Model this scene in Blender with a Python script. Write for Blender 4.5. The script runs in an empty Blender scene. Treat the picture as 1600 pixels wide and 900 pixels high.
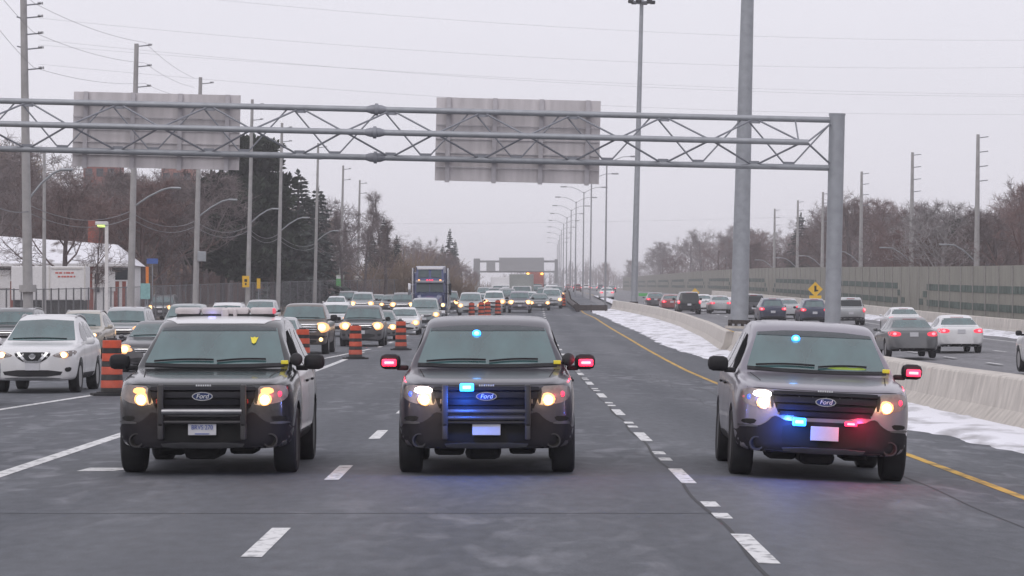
import bpy, bmesh, math, random
import numpy as np
from mathutils import Vector, Matrix
from mathutils.bvhtree import BVHTree

SC = bpy.context.scene
COL = SC.collection
R = math.radians

# ------------------------------------------------------------------ camera
FPX, HOR, CAMZ = 4700.0, 478.0, 1.88          # focal length in px of the 1600 px photograph, eye-level row, eye height
cam_d = bpy.data.cameras.new("camera")
cam = bpy.data.objects.new("camera", cam_d)
COL.objects.link(cam)
cam.location = (0, 0, CAMZ)
cam.rotation_euler = (R(90) + math.atan((HOR - 450) / FPX), 0, 0)
cam_d.sensor_width = 36
cam_d.lens = 36 * FPX / 1600
cam_d.clip_end = 9000
SC.camera = cam

# ------------------------------------------------------------------ sky, sun, exposure
SUN_EL, SUN_AZ = R(48), R(205)
world = bpy.data.worlds.new("World")
SC.world = world
world.use_nodes = True
nt = world.node_tree
bg = nt.nodes["Background"]
sky = nt.nodes.new("ShaderNodeTexSky")
sky.sky_type = 'NISHITA'
sky.sun_disc = False
sky.sun_elevation = SUN_EL
sky.sun_rotation = SUN_AZ
sky.dust_density = 4
tc = nt.nodes.new("ShaderNodeTexCoord")
mp = nt.nodes.new("ShaderNodeMapping")
mp.inputs['Scale'].default_value = (1, 1, 3.5)
nz = nt.nodes.new("ShaderNodeTexNoise")
nz.inputs['Scale'].default_value = 2.2
nz.inputs['Detail'].default_value = 5
cr = nt.nodes.new("ShaderNodeValToRGB")
cr.color_ramp.elements[0].position = .3
cr.color_ramp.elements[1].position = .7
cr.color_ramp.elements[0].color = (6.5, 6.38, 6.98, 1)
cr.color_ramp.elements[1].color = (7.2, 7.05, 7.65, 1)
mx = nt.nodes.new("ShaderNodeMixRGB")
mx.inputs[0].default_value = .94
nt.links.new(tc.outputs['Generated'], mp.inputs[0])
nt.links.new(mp.outputs[0], nz.inputs[0])
nt.links.new(nz.outputs[0], cr.inputs[0])
nt.links.new(sky.outputs[0], mx.inputs[1])
nt.links.new(cr.outputs[0], mx.inputs[2])
nt.links.new(mx.outputs[0], bg.inputs[0])
bg.inputs[1].default_value = .130
sun_d = bpy.data.lights.new("sun", 'SUN')
sun_d.energy = .6
sun_d.angle = R(40)
sun_d.color = (1, .97, .93)
sun = bpy.data.objects.new("sun", sun_d)
COL.objects.link(sun)
sun.rotation_euler = (R(90) - SUN_EL, 0, R(180) - SUN_AZ)
vs = SC.view_settings
vs.view_transform = 'Standard'
vs.look = 'None'
vs.exposure = 0
vs.gamma = 1
vs.use_curve_mapping = False
SC.cycles.max_bounces = 6
SC.cycles.transparent_max_bounces = 24
SC.cycles.volume_bounces = 2
SC.cycles.use_denoising = True

# ------------------------------------------------------------------ ground profile and picture rays
def zp(Y):
    if Y < 80: return 0.0
    if Y < 200: return .0125 / 240 * (Y - 80) ** 2
    z = .75
    if Y < 250: return z + .0125 * (Y - 200)
    z += .625
    if Y < 500:
        t = Y - 250
        return z + .0125 * t - .0055 / 500 * t * t
    z += .0125 * 250 - .0055 / 500 * 250 * 250
    if Y < 1500: return z + .007 * (Y - 500)
    return z + 7.0
def shift(Y):
    if Y < 60: return 0.0
    if Y < 418: return 2.08e-5 * (Y - 60) ** 2
    return 2.08e-5 * 358 ** 2 + .0149 * (Y - 418)
CFALL = .045                                   # cross fall of the right lane, from the crown at the dashed line
def gz(X, Y):
    d = X - 1.9 - shift(Y)
    if d <= 0 or X > 11.5: return zp(Y)
    return zp(Y) - CFALL * min(d, 4.3) * min(1, max(0, (150 - Y) / 55))
def row(Y, h=0.0): return HOR + (CAMZ - zp(Y) - h) * FPX / Y
def gp(px, py, h=0.0):
    a, b = 20.0, 900.0
    for _ in range(60):
        m = (a + b) / 2
        if HOR + (CAMZ - gz(at(px, m), m) - h) * FPX / m > py: a = m
        else: b = m
    return Vector(((px - 800) * a / FPX, a, gz((px - 800) * a / FPX, a)))
def at(px, Y): return (px - 800) * Y / FPX
def zat(py, Y): return CAMZ + (HOR - py) * Y / FPX
YS = [-80 + 5 * i for i in range(0, 80)] + [320 + 20 * i for i in range(0, 45)] + [1220 + 120 * i for i in range(0, 40)]

# ------------------------------------------------------------------ object helpers
def setp(o, label=None, cat=None, group=None, kind=None):
    if label: o['label'] = label
    if cat: o['category'] = cat
    if group: o['group'] = group
    if kind: o['kind'] = kind
    return o
def thing(name, label, cat, loc=(0, 0, 0), rz=0.0, group=None, lean=0.0):
    o = bpy.data.objects.new(name, None)
    o.empty_display_size = .2
    COL.objects.link(o)
    o.location = loc
    o.rotation_euler = (0, lean, rz)
    return setp(o, label, cat, group)
def copy_tree(o, parent=None):
    c = o.copy()
    COL.objects.link(c)
    c.parent = parent
    for ch in o.children:
        copy_tree(ch, c)
    return c

class MB:
    def __init__(s):
        s.v, s.f, s.m = [], [], []
    def add(s, vs_, fs_, mi=0):
        b = len(s.v)
        s.v.extend([tuple(x) for x in vs_])
        s.f.extend([tuple(b + i for i in f) for f in fs_])
        s.m.extend([mi] * len(fs_))
        return s
    def box(s, c, d, mi=0, rot=None, taper=1.0):
        x, y, z = d[0] / 2, d[1] / 2, d[2] / 2
        vv = [Vector((sx * x * (taper if sz > 0 else 1), sy * y * (taper if sz > 0 else 1), sz * z)) for sz in (-1, 1) for sy in (-1, 1) for sx in (-1, 1)]
        if rot is not None: vv = [rot @ v for v in vv]
        c = Vector(c)
        return s.add([v + c for v in vv], [(0, 2, 3, 1), (4, 5, 7, 6), (0, 1, 5, 4), (2, 6, 7, 3), (0, 4, 6, 2), (1, 3, 7, 5)], mi)
    def rbox(s, c, d, r=.02, mi=0, rot=None):      # box with chamfered edges
        bm = bmesh.new()
        bmesh.ops.create_cube(bm, size=1)
        bmesh.ops.scale(bm, vec=Vector(d), verts=bm.verts)
        bmesh.ops.bevel(bm, geom=list(bm.edges), offset=min(r, min(d) * .45), segments=2, affect='EDGES', profile=.5)
        c = Vector(c)
        bm.verts.index_update()
        vv = [((rot @ v.co) if rot is not None else v.co) + c for v in bm.verts]
        ff = [[v.index for v in f.verts] for f in bm.faces]
        bm.free()
        return s.add(vv, ff, mi)
    def tube(s, p0, p1, r0, r1=None, n=8, mi=0, caps=True):
        r1 = r0 if r1 is None else r1
        p0, p1 = Vector(p0), Vector(p1)
        d = p1 - p0
        if d.length < 1e-6: return s
        d.normalize()
        a = d.orthogonal().normalized()
        b = d.cross(a)
        vv = []
        for p, r in ((p0, r0), (p1, r1)):
            for i in range(n):
                t = 2 * math.pi * i / n
                vv.append(p + (a * math.cos(t) + b * math.sin(t)) * r)
        ff = [(i, (i + 1) % n, n + (i + 1) % n, n + i) for i in range(n)]
        if caps and n > 2: ff += [tuple(range(n - 1, -1, -1)), tuple(range(n, 2 * n))]
        return s.add(vv, ff, mi)
    def path(s, pts, r, n=6, mi=0):
        pts = [Vector(p) for p in pts]
        for i in range(len(pts) - 1):
            s.tube(pts[i], pts[i + 1], r, n=n, mi=mi)
        return s
    def lathe(s, prof, n=24, axis='z', c=(0, 0, 0), mi=0, mats=None):
        c = Vector(c)
        vv, ff = [], []
        for (r, h) in prof:
            for i in range(n):
                t = 2 * math.pi * i / n
                if axis == 'z': p = Vector((r * math.cos(t), r * math.sin(t), h))
                elif axis == 'x': p = Vector((h, r * math.cos(t), r * math.sin(t)))
                else: p = Vector((r * math.sin(t), h, r * math.cos(t)))
                vv.append(p + c)
        b = len(s.v)
        s.v.extend([tuple(x) for x in vv])
        for k in range(len(prof) - 1):
            for i in range(n):
                j = (i + 1) % n
                s.f.append((b + k * n + i, b + k * n + j, b + (k + 1) * n + j, b + (k + 1) * n + i))
                s.m.append(mats[k] if mats else mi)
        for k in (0, len(prof) - 1):
            if prof[k][0] > 1e-4:
                s.f.append(tuple(b + k * n + i for i in range(n)))
                s.m.append(mats[min(k, len(mats) - 1)] if mats else mi)
        return s
    def ball(s, c, r, mi=0, n=14, sc=(1, 1, 1)):
        prof = [(max(1e-5, math.sin(math.pi * k / (n // 2))) * r, -math.cos(math.pi * k / (n // 2)) * r) for k in range(n // 2 + 1)]
        t = MB().lathe(prof, n)
        c = Vector(c)
        return s.add([Vector((v[0] * sc[0], v[1] * sc[1], v[2] * sc[2])) + c for v in t.v], t.f, mi)
    def prism(s, poly, z0, z1, mi=0, tf=None):     # polygon in xy extruded in z, tf maps (x, y, z)
        n = len(poly)
        vv = [(p[0], p[1], z0) for p in poly] + [(p[0], p[1], z1) for p in poly]
        if tf: vv = [tf(*v) for v in vv]
        ff = [tuple(range(n - 1, -1, -1)), tuple(range(n, 2 * n))] + [(i, (i + 1) % n, n + (i + 1) % n, n + i) for i in range(n)]
        return s.add(vv, ff, mi)
    def mesh(s, name, smooth=None):
        me = bpy.data.meshes.new(name)
        me.from_pydata(s.v, [], s.f)
        me.polygons.foreach_set('material_index', s.m)
        bm = bmesh.new()
        bm.from_mesh(me)
        bmesh.ops.recalc_face_normals(bm, faces=bm.faces)
        bm.to_mesh(me)
        bm.free()
        if smooth:
            me.polygons.foreach_set('use_smooth', [True] * len(me.polygons))
            me.set_sharp_from_angle(angle=R(smooth))
        return me
    def build(s, name, mats, parent=None, smooth=None, loc=None):
        return link(name, s.mesh(name, smooth), mats, parent, loc)
def link(name, me, mats, parent=None, loc=None):
    for m in (mats if isinstance(mats, (list, tuple)) else [mats]):
        me.materials.append(m)
    o = bpy.data.objects.new(name, me)
    COL.objects.link(o)
    if parent is not None: o.parent = parent
    if loc is not None: o.location = loc
    return o

# ------------------------------------------------------------------ materials
MATS = {}
def M(name, col, rough=.6, metal=0.0, var=.12, scale=6.0, spec=.5, coat=0.0, emit=None, es=0.0, bump=0.0, ior=1.5, dirt=0.0, stretch=(1, 1, 1), dirtcol=(.27, .26, .25), detail=4):
    if name in MATS: return MATS[name]
    m = bpy.data.materials.new(name)
    m.use_nodes = True
    n, l = m.node_tree.nodes, m.node_tree.links
    b = n['Principled BSDF']
    b.inputs['Roughness'].default_value = rough
    b.inputs['Metallic'].default_value = metal
    b.inputs['Specular IOR Level'].default_value = spec
    b.inputs['IOR'].default_value = ior
    b.inputs['Coat Weight'].default_value = coat
    b.inputs['Coat Roughness'].default_value = .08
    t = n.new('ShaderNodeTexCoord')
    mpn = n.new('ShaderNodeMapping')
    mpn.inputs['Scale'].default_value = stretch
    l.new(t.outputs['Object'], mpn.inputs[0])
    no = n.new('ShaderNodeTexNoise')
    no.inputs['Scale'].default_value = scale
    no.inputs['Detail'].default_value = detail
    l.new(mpn.outputs[0], no.inputs[0])
    ra = n.new('ShaderNodeValToRGB')
    ra.color_ramp.elements[0].position = .3
    ra.color_ramp.elements[1].position = .7
    ra.color_ramp.elements[0].color = tuple(max(0, c * (1 - var)) for c in col) + (1,)
    ra.color_ramp.elements[1].color = tuple(min(1, c * (1 + var)) for c in col) + (1,)
    l.new(no.outputs[0], ra.inputs[0])
    out = ra.outputs[0]
    if dirt:                                     # road salt splashed up from the wheels
        sx = n.new('ShaderNodeSeparateXYZ')
        l.new(t.outputs['Object'], sx.inputs[0])
        mr = n.new('ShaderNodeMapRange')
        mr.inputs[1].default_value = .15
        mr.inputs[2].default_value = .98
        mr.inputs[3].default_value = dirt
        mr.inputs[4].default_value = dirt * .06
        l.new(sx.outputs[2], mr.inputs[0])
        n2 = n.new('ShaderNodeTexNoise')
        n2.inputs['Scale'].default_value = 3.5
        n2.inputs['Detail'].default_value = 7
        l.new(t.outputs['Object'], n2.inputs[0])
        m2 = n.new('ShaderNodeMath')
        m2.operation = 'MULTIPLY'
        l.new(mr.outputs[0], m2.inputs[0])
        m3 = n.new('ShaderNodeMapRange')
        m3.inputs[1].default_value = .3
        m3.inputs[2].default_value = .7
        m3.inputs[3].default_value = .35
        m3.inputs[4].default_value = 1.25
        l.new(n2.outputs[0], m3.inputs[0])
        l.new(m3.outputs[0], m2.inputs[1])
        mi = n.new('ShaderNodeMixRGB')
        mi.inputs[2].default_value = tuple(dirtcol) + (1,)
        l.new(m2.outputs[0], mi.inputs[0])
        l.new(out, mi.inputs[1])
        out = mi.outputs[0]
        rr = n.new('ShaderNodeMapRange')
        rr.inputs[3].default_value = rough
        rr.inputs[4].default_value = .75
        l.new(m2.outputs[0], rr.inputs[0])
        l.new(rr.outputs[0], b.inputs['Roughness'])
    l.new(out, b.inputs['Base Color'])
    if emit:
        b.inputs['Emission Color'].default_value = tuple(emit) + (1,)
        b.inputs['Emission Strength'].default_value = es
    if bump:
        bp = n.new('ShaderNodeBump')
        bp.inputs['Strength'].default_value = bump
        bp.inputs['Distance'].default_value = .02
        l.new(no.outputs[0], bp.inputs['Height'])
        l.new(bp.outputs[0], b.inputs['Normal'])
    MATS[name] = m
    return m

def asphalt(name, dark, light, salt):
    m = bpy.data.materials.new(name)
    m.use_nodes = True
    n, l = m.node_tree.nodes, m.node_tree.links
    b = n['Principled BSDF']
    t = n.new('ShaderNodeTexCoord')
    def noise(sc, stretch, det, lo, hi, dist=0.0):
        mpn = n.new('ShaderNodeMapping')
        mpn.inputs['Scale'].default_value = stretch
        l.new(t.outputs['Object'], mpn.inputs[0])
        no = n.new('ShaderNodeTexNoise')
        no.inputs['Scale'].default_value = sc
        no.inputs['Detail'].default_value = det
        no.inputs['Distortion'].default_value = dist
        l.new(mpn.outputs[0], no.inputs[0])
        mr = n.new('ShaderNodeMapRange')
        mr.inputs[1].default_value = lo
        mr.inputs[2].default_value = hi
        l.new(no.outputs[0], mr.inputs[0])
        return mr.outputs[0]
    big = noise(1.0, (.42, .06, 1), 6, .34, .66, .3)
    fine = noise(1.0, (7, 2.2, 1), 7, .3, .7)
    grit = noise(55, (1, 1, 1), 3, .2, .8)
    streak = noise(1.0, (2.4, .7, 1), 12, .50, .80, .5)
    spot = noise(1.0, (.22, .07, 1), 4, .42, .66)
    m1 = n.new('ShaderNodeMixRGB')
    m1.inputs[1].default_value = tuple(dark) + (1,)
    m1.inputs[2].default_value = tuple(light) + (1,)
    sxy = n.new('ShaderNodeSeparateXYZ')         # tyre-polished wheel tracks, two to a lane
    l.new(t.outputs['Object'], sxy.inputs[0])
    wob = noise(1.0, (.0, .012, 0), 2, .3, .7)
    ph = n.new('ShaderNodeMath')
    ph.operation = 'MULTIPLY_ADD'
    ph.inputs[1].default_value = 2 * math.pi / 1.92
    l.new(sxy.outputs[0], ph.inputs[0])
    l.new(wob, ph.inputs[2])
    sn = n.new('ShaderNodeMath')
    sn.operation = 'SINE'
    l.new(ph.outputs[0], sn.inputs[0])
    tk_ = n.new('ShaderNodeMapRange')
    tk_.inputs[1].default_value = -1
    tk_.inputs[2].default_value = 1
    tk_.inputs[3].default_value = 0
    tk_.inputs[4].default_value = .55
    l.new(sn.outputs[0], tk_.inputs[0])
    tm_ = n.new('ShaderNodeMath')
    tm_.operation = 'MULTIPLY_ADD'
    tm_.inputs[1].default_value = .5
    l.new(big, tm_.inputs[0])
    l.new(tk_.outputs[0], tm_.inputs[2])
    l.new(tm_.outputs[0], m1.inputs[0])
    m2 = n.new('ShaderNodeMixRGB')
    m2.blend_type = 'OVERLAY'
    m2.inputs[0].default_value = .20
    l.new(m1.outputs[0], m2.inputs[1])
    l.new(fine, m2.inputs[2])
    m2b = n.new('ShaderNodeMixRGB')
    m2b.blend_type = 'OVERLAY'
    m2b.inputs[0].default_value = .35
    l.new(m2.outputs[0], m2b.inputs[1])
    l.new(grit, m2b.inputs[2])
    mm = n.new('ShaderNodeMath')
    mm.operation = 'MULTIPLY'
    l.new(streak, mm.inputs[0])
    l.new(spot, mm.inputs[1])
    mk = n.new('ShaderNodeMath')
    mk.operation = 'MULTIPLY'
    mk.inputs[1].default_value = salt
    l.new(mm.outputs[0], mk.inputs[0])
    m3 = n.new('ShaderNodeMixRGB')
    m3.inputs[2].default_value = (.42, .42, .46, 1)
    l.new(mk.outputs[0], m3.inputs[0])
    l.new(m2b.outputs[0], m3.inputs[1])
    l.new(m3.outputs[0], b.inputs['Base Color'])
    mr = n.new('ShaderNodeMapRange')
    mr.inputs[3].default_value = .62
    mr.inputs[4].default_value = .85
    l.new(big, mr.inputs[0])
    l.new(mr.outputs[0], b.inputs['Roughness'])
    bp = n.new('ShaderNodeBump')
    bp.inputs['Strength'].default_value = .25
    bp.inputs['Distance'].default_value = .006
    l.new(grit, bp.inputs['Height'])
    l.new(bp.outputs[0], b.inputs['Normal'])
    return m

def patchy(name, c1, c2, scale, stretch=(1, 1, 1), lo=.45, hi=.6, rough=.9, bump=.3):
    m = bpy.data.materials.new(name)
    m.use_nodes = True
    n, l = m.node_tree.nodes, m.node_tree.links
    b = n['Principled BSDF']
    b.inputs['Roughness'].default_value = rough
    b.inputs['Specular IOR Level'].default_value = .2
    t = n.new('ShaderNodeTexCoord')
    mpn = n.new('ShaderNodeMapping')
    mpn.inputs['Scale'].default_value = stretch
    l.new(t.outputs['Object'], mpn.inputs[0])
    no = n.new('ShaderNodeTexNoise')
    no.inputs['Scale'].default_value = scale
    no.inputs['Detail'].default_value = 8
    l.new(mpn.outputs[0], no.inputs[0])
    ra = n.new('ShaderNodeValToRGB')
    ra.color_ramp.elements[0].position = lo
    ra.color_ramp.elements[1].position = hi
    ra.color_ramp.elements[0].color = tuple(c1) + (1,)
    ra.color_ramp.elements[1].color = tuple(c2) + (1,)
    l.new(no.outputs[0], ra.inputs[0])
    l.new(ra.outputs[0], b.inputs['Base Color'])
    bp = n.new('ShaderNodeBump')
    bp.inputs['Strength'].default_value = bump
    bp.inputs['Distance'].default_value = .05
    l.new(no.outputs[0], bp.inputs['Height'])
    l.new(bp.outputs[0], b.inputs['Normal'])
    return m

def chainlink(name):
    m = bpy.data.materials.new(name)
    m.use_nodes = True
    n, l = m.node_tree.nodes, m.node_tree.links
    b = n['Principled BSDF']
    b.inputs['Base Color'].default_value = (.30, .30, .32, 1)
    b.inputs['Roughness'].default_value = .6
    b.inputs['Metallic'].default_value = .3
    uv = n.new('ShaderNodeUVMap')
    sx = n.new('ShaderNodeSeparateXYZ')
    l.new(uv.outputs[0], sx.inputs[0])
    def op(o, a, bb):
        k = n.new('ShaderNodeMath')
        k.operation = o
        for i, x in enumerate((a, bb)):
            if isinstance(x, (int, float)): k.inputs[i].default_value = x
            else: l.new(x, k.inputs[i])
        return k.outputs[0]
    def wires(sig):
        d = op('ADD', sx.outputs[0], op('MULTIPLY', sx.outputs[1], sig))
        fr = op('FRACT', op('MULTIPLY', d, 1 / .13), 0)
        return op('LESS_THAN', fr, .11)
    w = op('MAXIMUM', wires(1), wires(-1))
    tr = n.new('ShaderNodeBsdfTransparent')
    mxs = n.new('ShaderNodeMixShader')
    l.new(w, mxs.inputs[0])
    l.new(tr.outputs[0], mxs.inputs[1])
    l.new(b.outputs[0], mxs.inputs[2])
    l.new(mxs.outputs[0], n['Material Output'].inputs[0])
    return m
HAZE = .0004
# ------------------------------------------------------------------ shared materials
m_tarmac = asphalt("asphalt", (.054, .060, .073), (.090, .097, .111), .6)
m_tarmac2 = asphalt("asphalt_salted", (.12, .12, .13), (.17, .17, .18), .6)
m_ground = patchy("winter_grass", (.085, .062, .042), (.55, .55, .58), .35, lo=.50, hi=.72)
m_snow = patchy("snow_cover", (.36, .35, .36), (.82, .82, .87), 1.5, (1, .4, 1), lo=.30, hi=.52)
m_paint = patchy("worn_line_paint", (.26, .26, .27), (.70, .70, .70), 9, (1, .5, 1), lo=.30, hi=.50, bump=.05)
m_yellow = patchy("worn_yellow_paint", (.22, .17, .10), (.62, .39, .10), 6, (1, .3, 1), lo=.3, hi=.55, bump=.05)
m_joint = M("tar_joint", (.02, .02, .022), .7)
m_conc = M("barrier_concrete", (.56, .52, .475), .88, var=.24, scale=1.6, bump=.25, stretch=(2.2, 2.2, .5), dirt=.40, dirtcol=(.32, .29, .26), detail=8)
m_galv = M("galvanised_steel", (.34, .355, .38), .5, .45, var=.11, scale=3.5, detail=8)
m_galv_d = M("galvanised_steel_dull", (.27, .28, .31), .55, .35, var=.12, scale=3)
m_alu = M("sign_back_aluminium", (.58, .55, .56), .55, .1, var=.14, scale=1.6, stretch=(2.5, 1, .35), detail=7)
m_rib = M("sign_rib", (.50, .48, .50), .55, .2, var=.08)
m_polec = M("concrete_pole", (.36, .35, .35), .8, var=.12, scale=3)
m_wood = M("weathered_pole", (.22, .19, .18), .85, var=.2, scale=4, stretch=(4, 4, .4))
m_black = M("black_rubber", (.018, .018, .02), .75, var=.3)
m_ins = M("insulator_porcelain", (.10, .10, .11), .35)
m_wire = M("aluminium_wire", (.20, .20, .21), .6)
m_lens = M("lamp_lens", (.5, .5, .5), .3)

# ------------------------------------------------------------------ terrain and roads
def cells(name, cols, mat, kind='structure', y0=-80, y1=6000, zo=0.0, extra=(), zfun=None):
    ys = sorted(set([y for y in YS if y0 < y < y1] + [y0, min(y1, YS[-1])] + list(extra)))
    vv, ff = [], []
    n = len(cols)
    for y in ys:
        for k, c in enumerate(cols):
            x = c(y) if callable(c) else c
            vv.append((x, y, (zp(y) if zfun else gz(x, y)) + zo + (zfun(x, y, k) if zfun else 0)))
    for i in range(len(ys) - 1):
        for k in range(n - 1):
            a = i * n + k
            ff.append((a, a + 1, a + n + 1, a + n))
    o = MB().add(vv, ff).build(name, mat)
    if kind: o['kind'] = kind
    return o
def hill(x, y, k):
    if -13 <= x <= 24: return -.3
    return min(14, max(0, abs(x) - 45) * .02) * min(1, max(0, (y + 80) / 200))
cells('ground', [-1300, -700, -300, -120, -70, -45, -30, -18, -13, 0, 12, 24, 30, 36, 45, 70, 120, 300, 700, 1300], m_ground, y1=3000, zo=-.05, zfun=hill)
def pl(pts):                                     # piecewise-linear X(Y)
    xs = [p[0] for p in pts]; zs = [p[1] for p in pts]
    return lambda y: float(np.interp(y, xs, zs))
road_l = lambda y: shift(y) - float(np.interp(y, [0, 120, 330, 500], [15.5, 14.5, 9.6, 7.6]))
_b = [gp(*q) for q in ((1590, 675), (1425, 637), (1135, 550))]
_c = [gp(*q) for q in ((1098, 530), (1060, 511), (1020, 498), (976, 488), (953, 484))]
YB = _b[2].y                                     # the near barrier run ends beside the tall mast
YE = _c[-1].y
bar_x = pl([(-60, _b[0].x - .3)] + [(p.y, p.x) for p in _b] + [(YB + .3, _b[2].x - .25)] + [(p.y, p.x) for p in _c] + [(300, 7.8), (418, 9.2), (2000, 32.8)])
print('BAR', [tuple(round(c, 2) for c in p) for p in _b + _c])
med = lambda y: bar_x(y) + .8
cells('highway_road', [road_l, lambda y: shift(y) - 2, lambda y: 1.9 + shift(y), lambda y: 6.2 + shift(y), med], m_tarmac, zo=0, y1=2400)
cells('opposite_road', [med, lambda y: shift(y) + 18, lambda y: 27.4 + .5 * shift(y)], m_tarmac2, zo=0, y1=2400)

def line(mb, X, y0, y1, w, zo=.004):
    ys = [y0] + [y for y in YS if y0 < y < y1] + [y1]
    if w < .05: ys = sorted(set(ys + list(np.arange(y0, min(y1, 120), .5))))
    vv = []
    for y in ys:
        x = X(y)
        vv += [(x - w / 2, y, gz(x - w / 2, y) + zo), (x + w / 2, y, gz(x + w / 2, y) + zo)]
    # zp is curved, the road strip is straight between rows: follow the strip
    return mb.add(vv, [(2 * i, 2 * i + 1, 2 * i + 3, 2 * i + 2) for i in range(len(ys) - 1)])
_zp = zp
_Y = np.array(YS); _Z = np.array([_zp(y) for y in YS])
def zp(Y): return float(np.interp(Y, _Y, _Z))
mk = MB()
for k in range(-1, 70):
    y = 21.95 + 9.95 * k
    X = lambda q: 1.88 + shift(q)
    line(mk, X, y, y + 2.85, .16)
    if k < 9:
        line(mk, X, y + 4.65, y + 5.35, .15)
        line(mk, X, y + 6.2, y + 6.95, .15)
for k in range(-1, 40):
    y = 22.5 + 10.0 * k
    line(mk, lambda q: -1.95 + shift(q), y, y + 2.95, .16)
for k in range(0, 30):
    y = 128 + 10.0 * k
    line(mk, lambda q: -5.75 + shift(q), y, y + 3, .16)
line(mk, pl([(-60, -5.7), (92, -5.7), (118, -5.85)]), -60, 118, .2)
line(mk, pl([(-60, -12.6), (20, -10.6), (54.5, -9.28), (63.6, -8.8), (104, -6.65), (124, -5.85)]), -60, 124, .17)
mk.add([(-4.95, 34.2, .004), (-4.55, 34.2, .004), (-4.3, 34.9, .004), (-4.9, 34.9, .004)], [(0, 1, 2, 3)])
for k in range(0, 30):
    y = 66 + 10.0 * k
    line(mk, lambda q: 15.6 + shift(q), y, y + 3, .15)
    line(mk, lambda q: 19.3 + shift(q), y + 2, y + 5, .15)
line(mk, lambda q: 23.4 + .7 * shift(q), -60, 700, .14)
setp(mk.build('lane_markings', m_paint), kind='structure')
ym = MB()
_y = [gp(*q) for q in ((1600, 778), (1425, 713), (1122, 600), (1020, 551), (960, 516), (930, 497), (912, 489))]
print('YEL', [tuple(round(c, 2) for c in p) for p in _y])
yl = pl([(-60, _y[0].x)] + [(p.y, p.x) for p in _y] + [(300, 6.3), (418, 7.7), (900, 14.8)])
line(ym, yl, -60, 900, .14)
line(ym, lambda q: bar_x(q) + 2.6, -60, 900, .13)
setp(ym.build('yellow_edge_line', m_yellow), kind='structure')
jm = MB()
line(jm, lambda q: 1.80 + shift(q) + .03 * math.sin(q * .8), -20, 160, .035, .003)
line(jm, lambda q: 4.6 + .02 * math.sin(q), -20, 75, .02, .003)
rc = random.Random(9)
for (x0, y0, y1) in ((.6, 38, 60), (-4.7, 42, 70), (3.9, 44, 90)):   # sealed cracks
    ph0 = rc.uniform(0, 6)
    line(jm, lambda q: x0 + .05 * math.sin(q * 1.1 + ph0) + .02 * math.sin(q * 2.7), y0, y1, .012, .003)
for yt in (27.2, 38.5, 57, 83):                  # transverse joints
    jm.add([(-13, yt, .003), (1.88, yt + .05, .003), (1.88, yt + .08, .003), (-13, yt + .03, .003)], [(0, 1, 2, 3)])
setp(jm.build('pavement_joint', m_joint), kind='structure')
rnd = random.Random(4)
# snow drifted along the median barrier: a low wedge with a ragged edge
def snow_strip(name, inner, outer, y0, y1, step, h, seed, amp):
    r = random.Random(seed)
    vv, ff = [], []
    ys = np.arange(y0, y1 + .01, step)
    a = 0.0
    for i, y in enumerate(ys):
        a = .7 * a + r.uniform(-amp, amp)
        xi, xo = inner(y) + a, outer(y)
        if i in (0, len(ys) - 1): xi = xo - math.copysign(.1, xo - xi)
        for k, t in enumerate((0, .12, .45, .8, 1)):
            zz = (0.001, .35, .62, .9, 1)[k] * h * (1 + (r.uniform(-.35, .35) if 0 < k < 4 else 0))
            vv.append((xi + (xo - xi) * t, y, gz(xi + (xo - xi) * t, y) + (zz if k else -.01)))
    for i in range(len(ys) - 1):
        for k in range(4):
            b = i * 5 + k
            ff.append((b, b + 1, b + 6, b + 5))
    return setp(MB().add(vv, ff).build(name, m_snow, smooth=60), kind='stuff')
snow_strip('median_snow', pl([(-30, 6.9)] + [(p.y, p.x) for p in [gp(*q) for q in ((1600, 711), (1422, 672), (1120, 566), (1030, 538), (1000, 520), (960, 504), (928, 490))]]), lambda y: bar_x(y) + .12, -30, YE, .55, .09, 3, .12)
snow_strip('shoulder_snow', lambda y: 25.0 + .5 * shift(y), lambda y: 26.35 + .5 * shift(y), 60, 420, 2, .2, 5, .2)
snow_strip('median_snow', lambda y: shift(y) + 10.3, lambda y: shift(y) + 8.6, 262, 420, 3, .2, 6, .2)

# ------------------------------------------------------------------ concrete barriers
def barrier_block(P, Q, w0, w1, h, name='concrete_barrier'):
    """P, Q: (x, y) of the road-side foot at the two ends"""
    o0 = Vector((P[0], P[1], gz(P[0], P[1])))
    vv = []
    for (x, y) in (P, Q):
        z = gz(x, y)
        k = (w0 - w1) / 2
        for dx, dz in ((0, -.03), (0, .08), (k * .62, .30), (k, h - .03), (k + .03, h), (w0 - k - .03, h), (w0 - k, h - .03), (w0 - k * .62, .30), (w0, .08), (w0, -.03)):
            vv.append((x + dx - o0.x, y - o0.y, z + dz - o0.z))
    n = 10
    ff = [(i, i + 1, n + i + 1, n + i) for i in range(n - 1)] + [tuple(range(n)), tuple(range(2 * n - 1, n - 1, -1))]
    return MB().add(vv, ff).build(name, m_conc, loc=o0)
def barrier_run(y0, y1, step, X, w0, w1, h, label, group):
    y = y0
    while y < y1 - .5:
        e = min(y + step, y1)
        setp(barrier_block((X(y), y + .012), (X(e), e - .012), w0, w1, h), label, 'barrier', group)
        y = e
barrier_run(14, YB, (YB - 14) / 14, bar_x, 1.25, .62, .84, 'pale concrete median barrier block behind the snow strip, this side of the tall lamp mast', 'near median barrier blocks')
barrier_run(YB + .4, YE, (YE - YB) / 14, bar_x, .8, .3, .82, 'pale concrete median barrier block beyond the tall lamp mast', 'far median barrier blocks')
barrier_run(60, 420, 12, lambda y: 26.4 + .5 * shift(y), .6, .25, .84, 'concrete barrier block at the foot of the striped noise wall', 'noise wall foot barriers')

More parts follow.
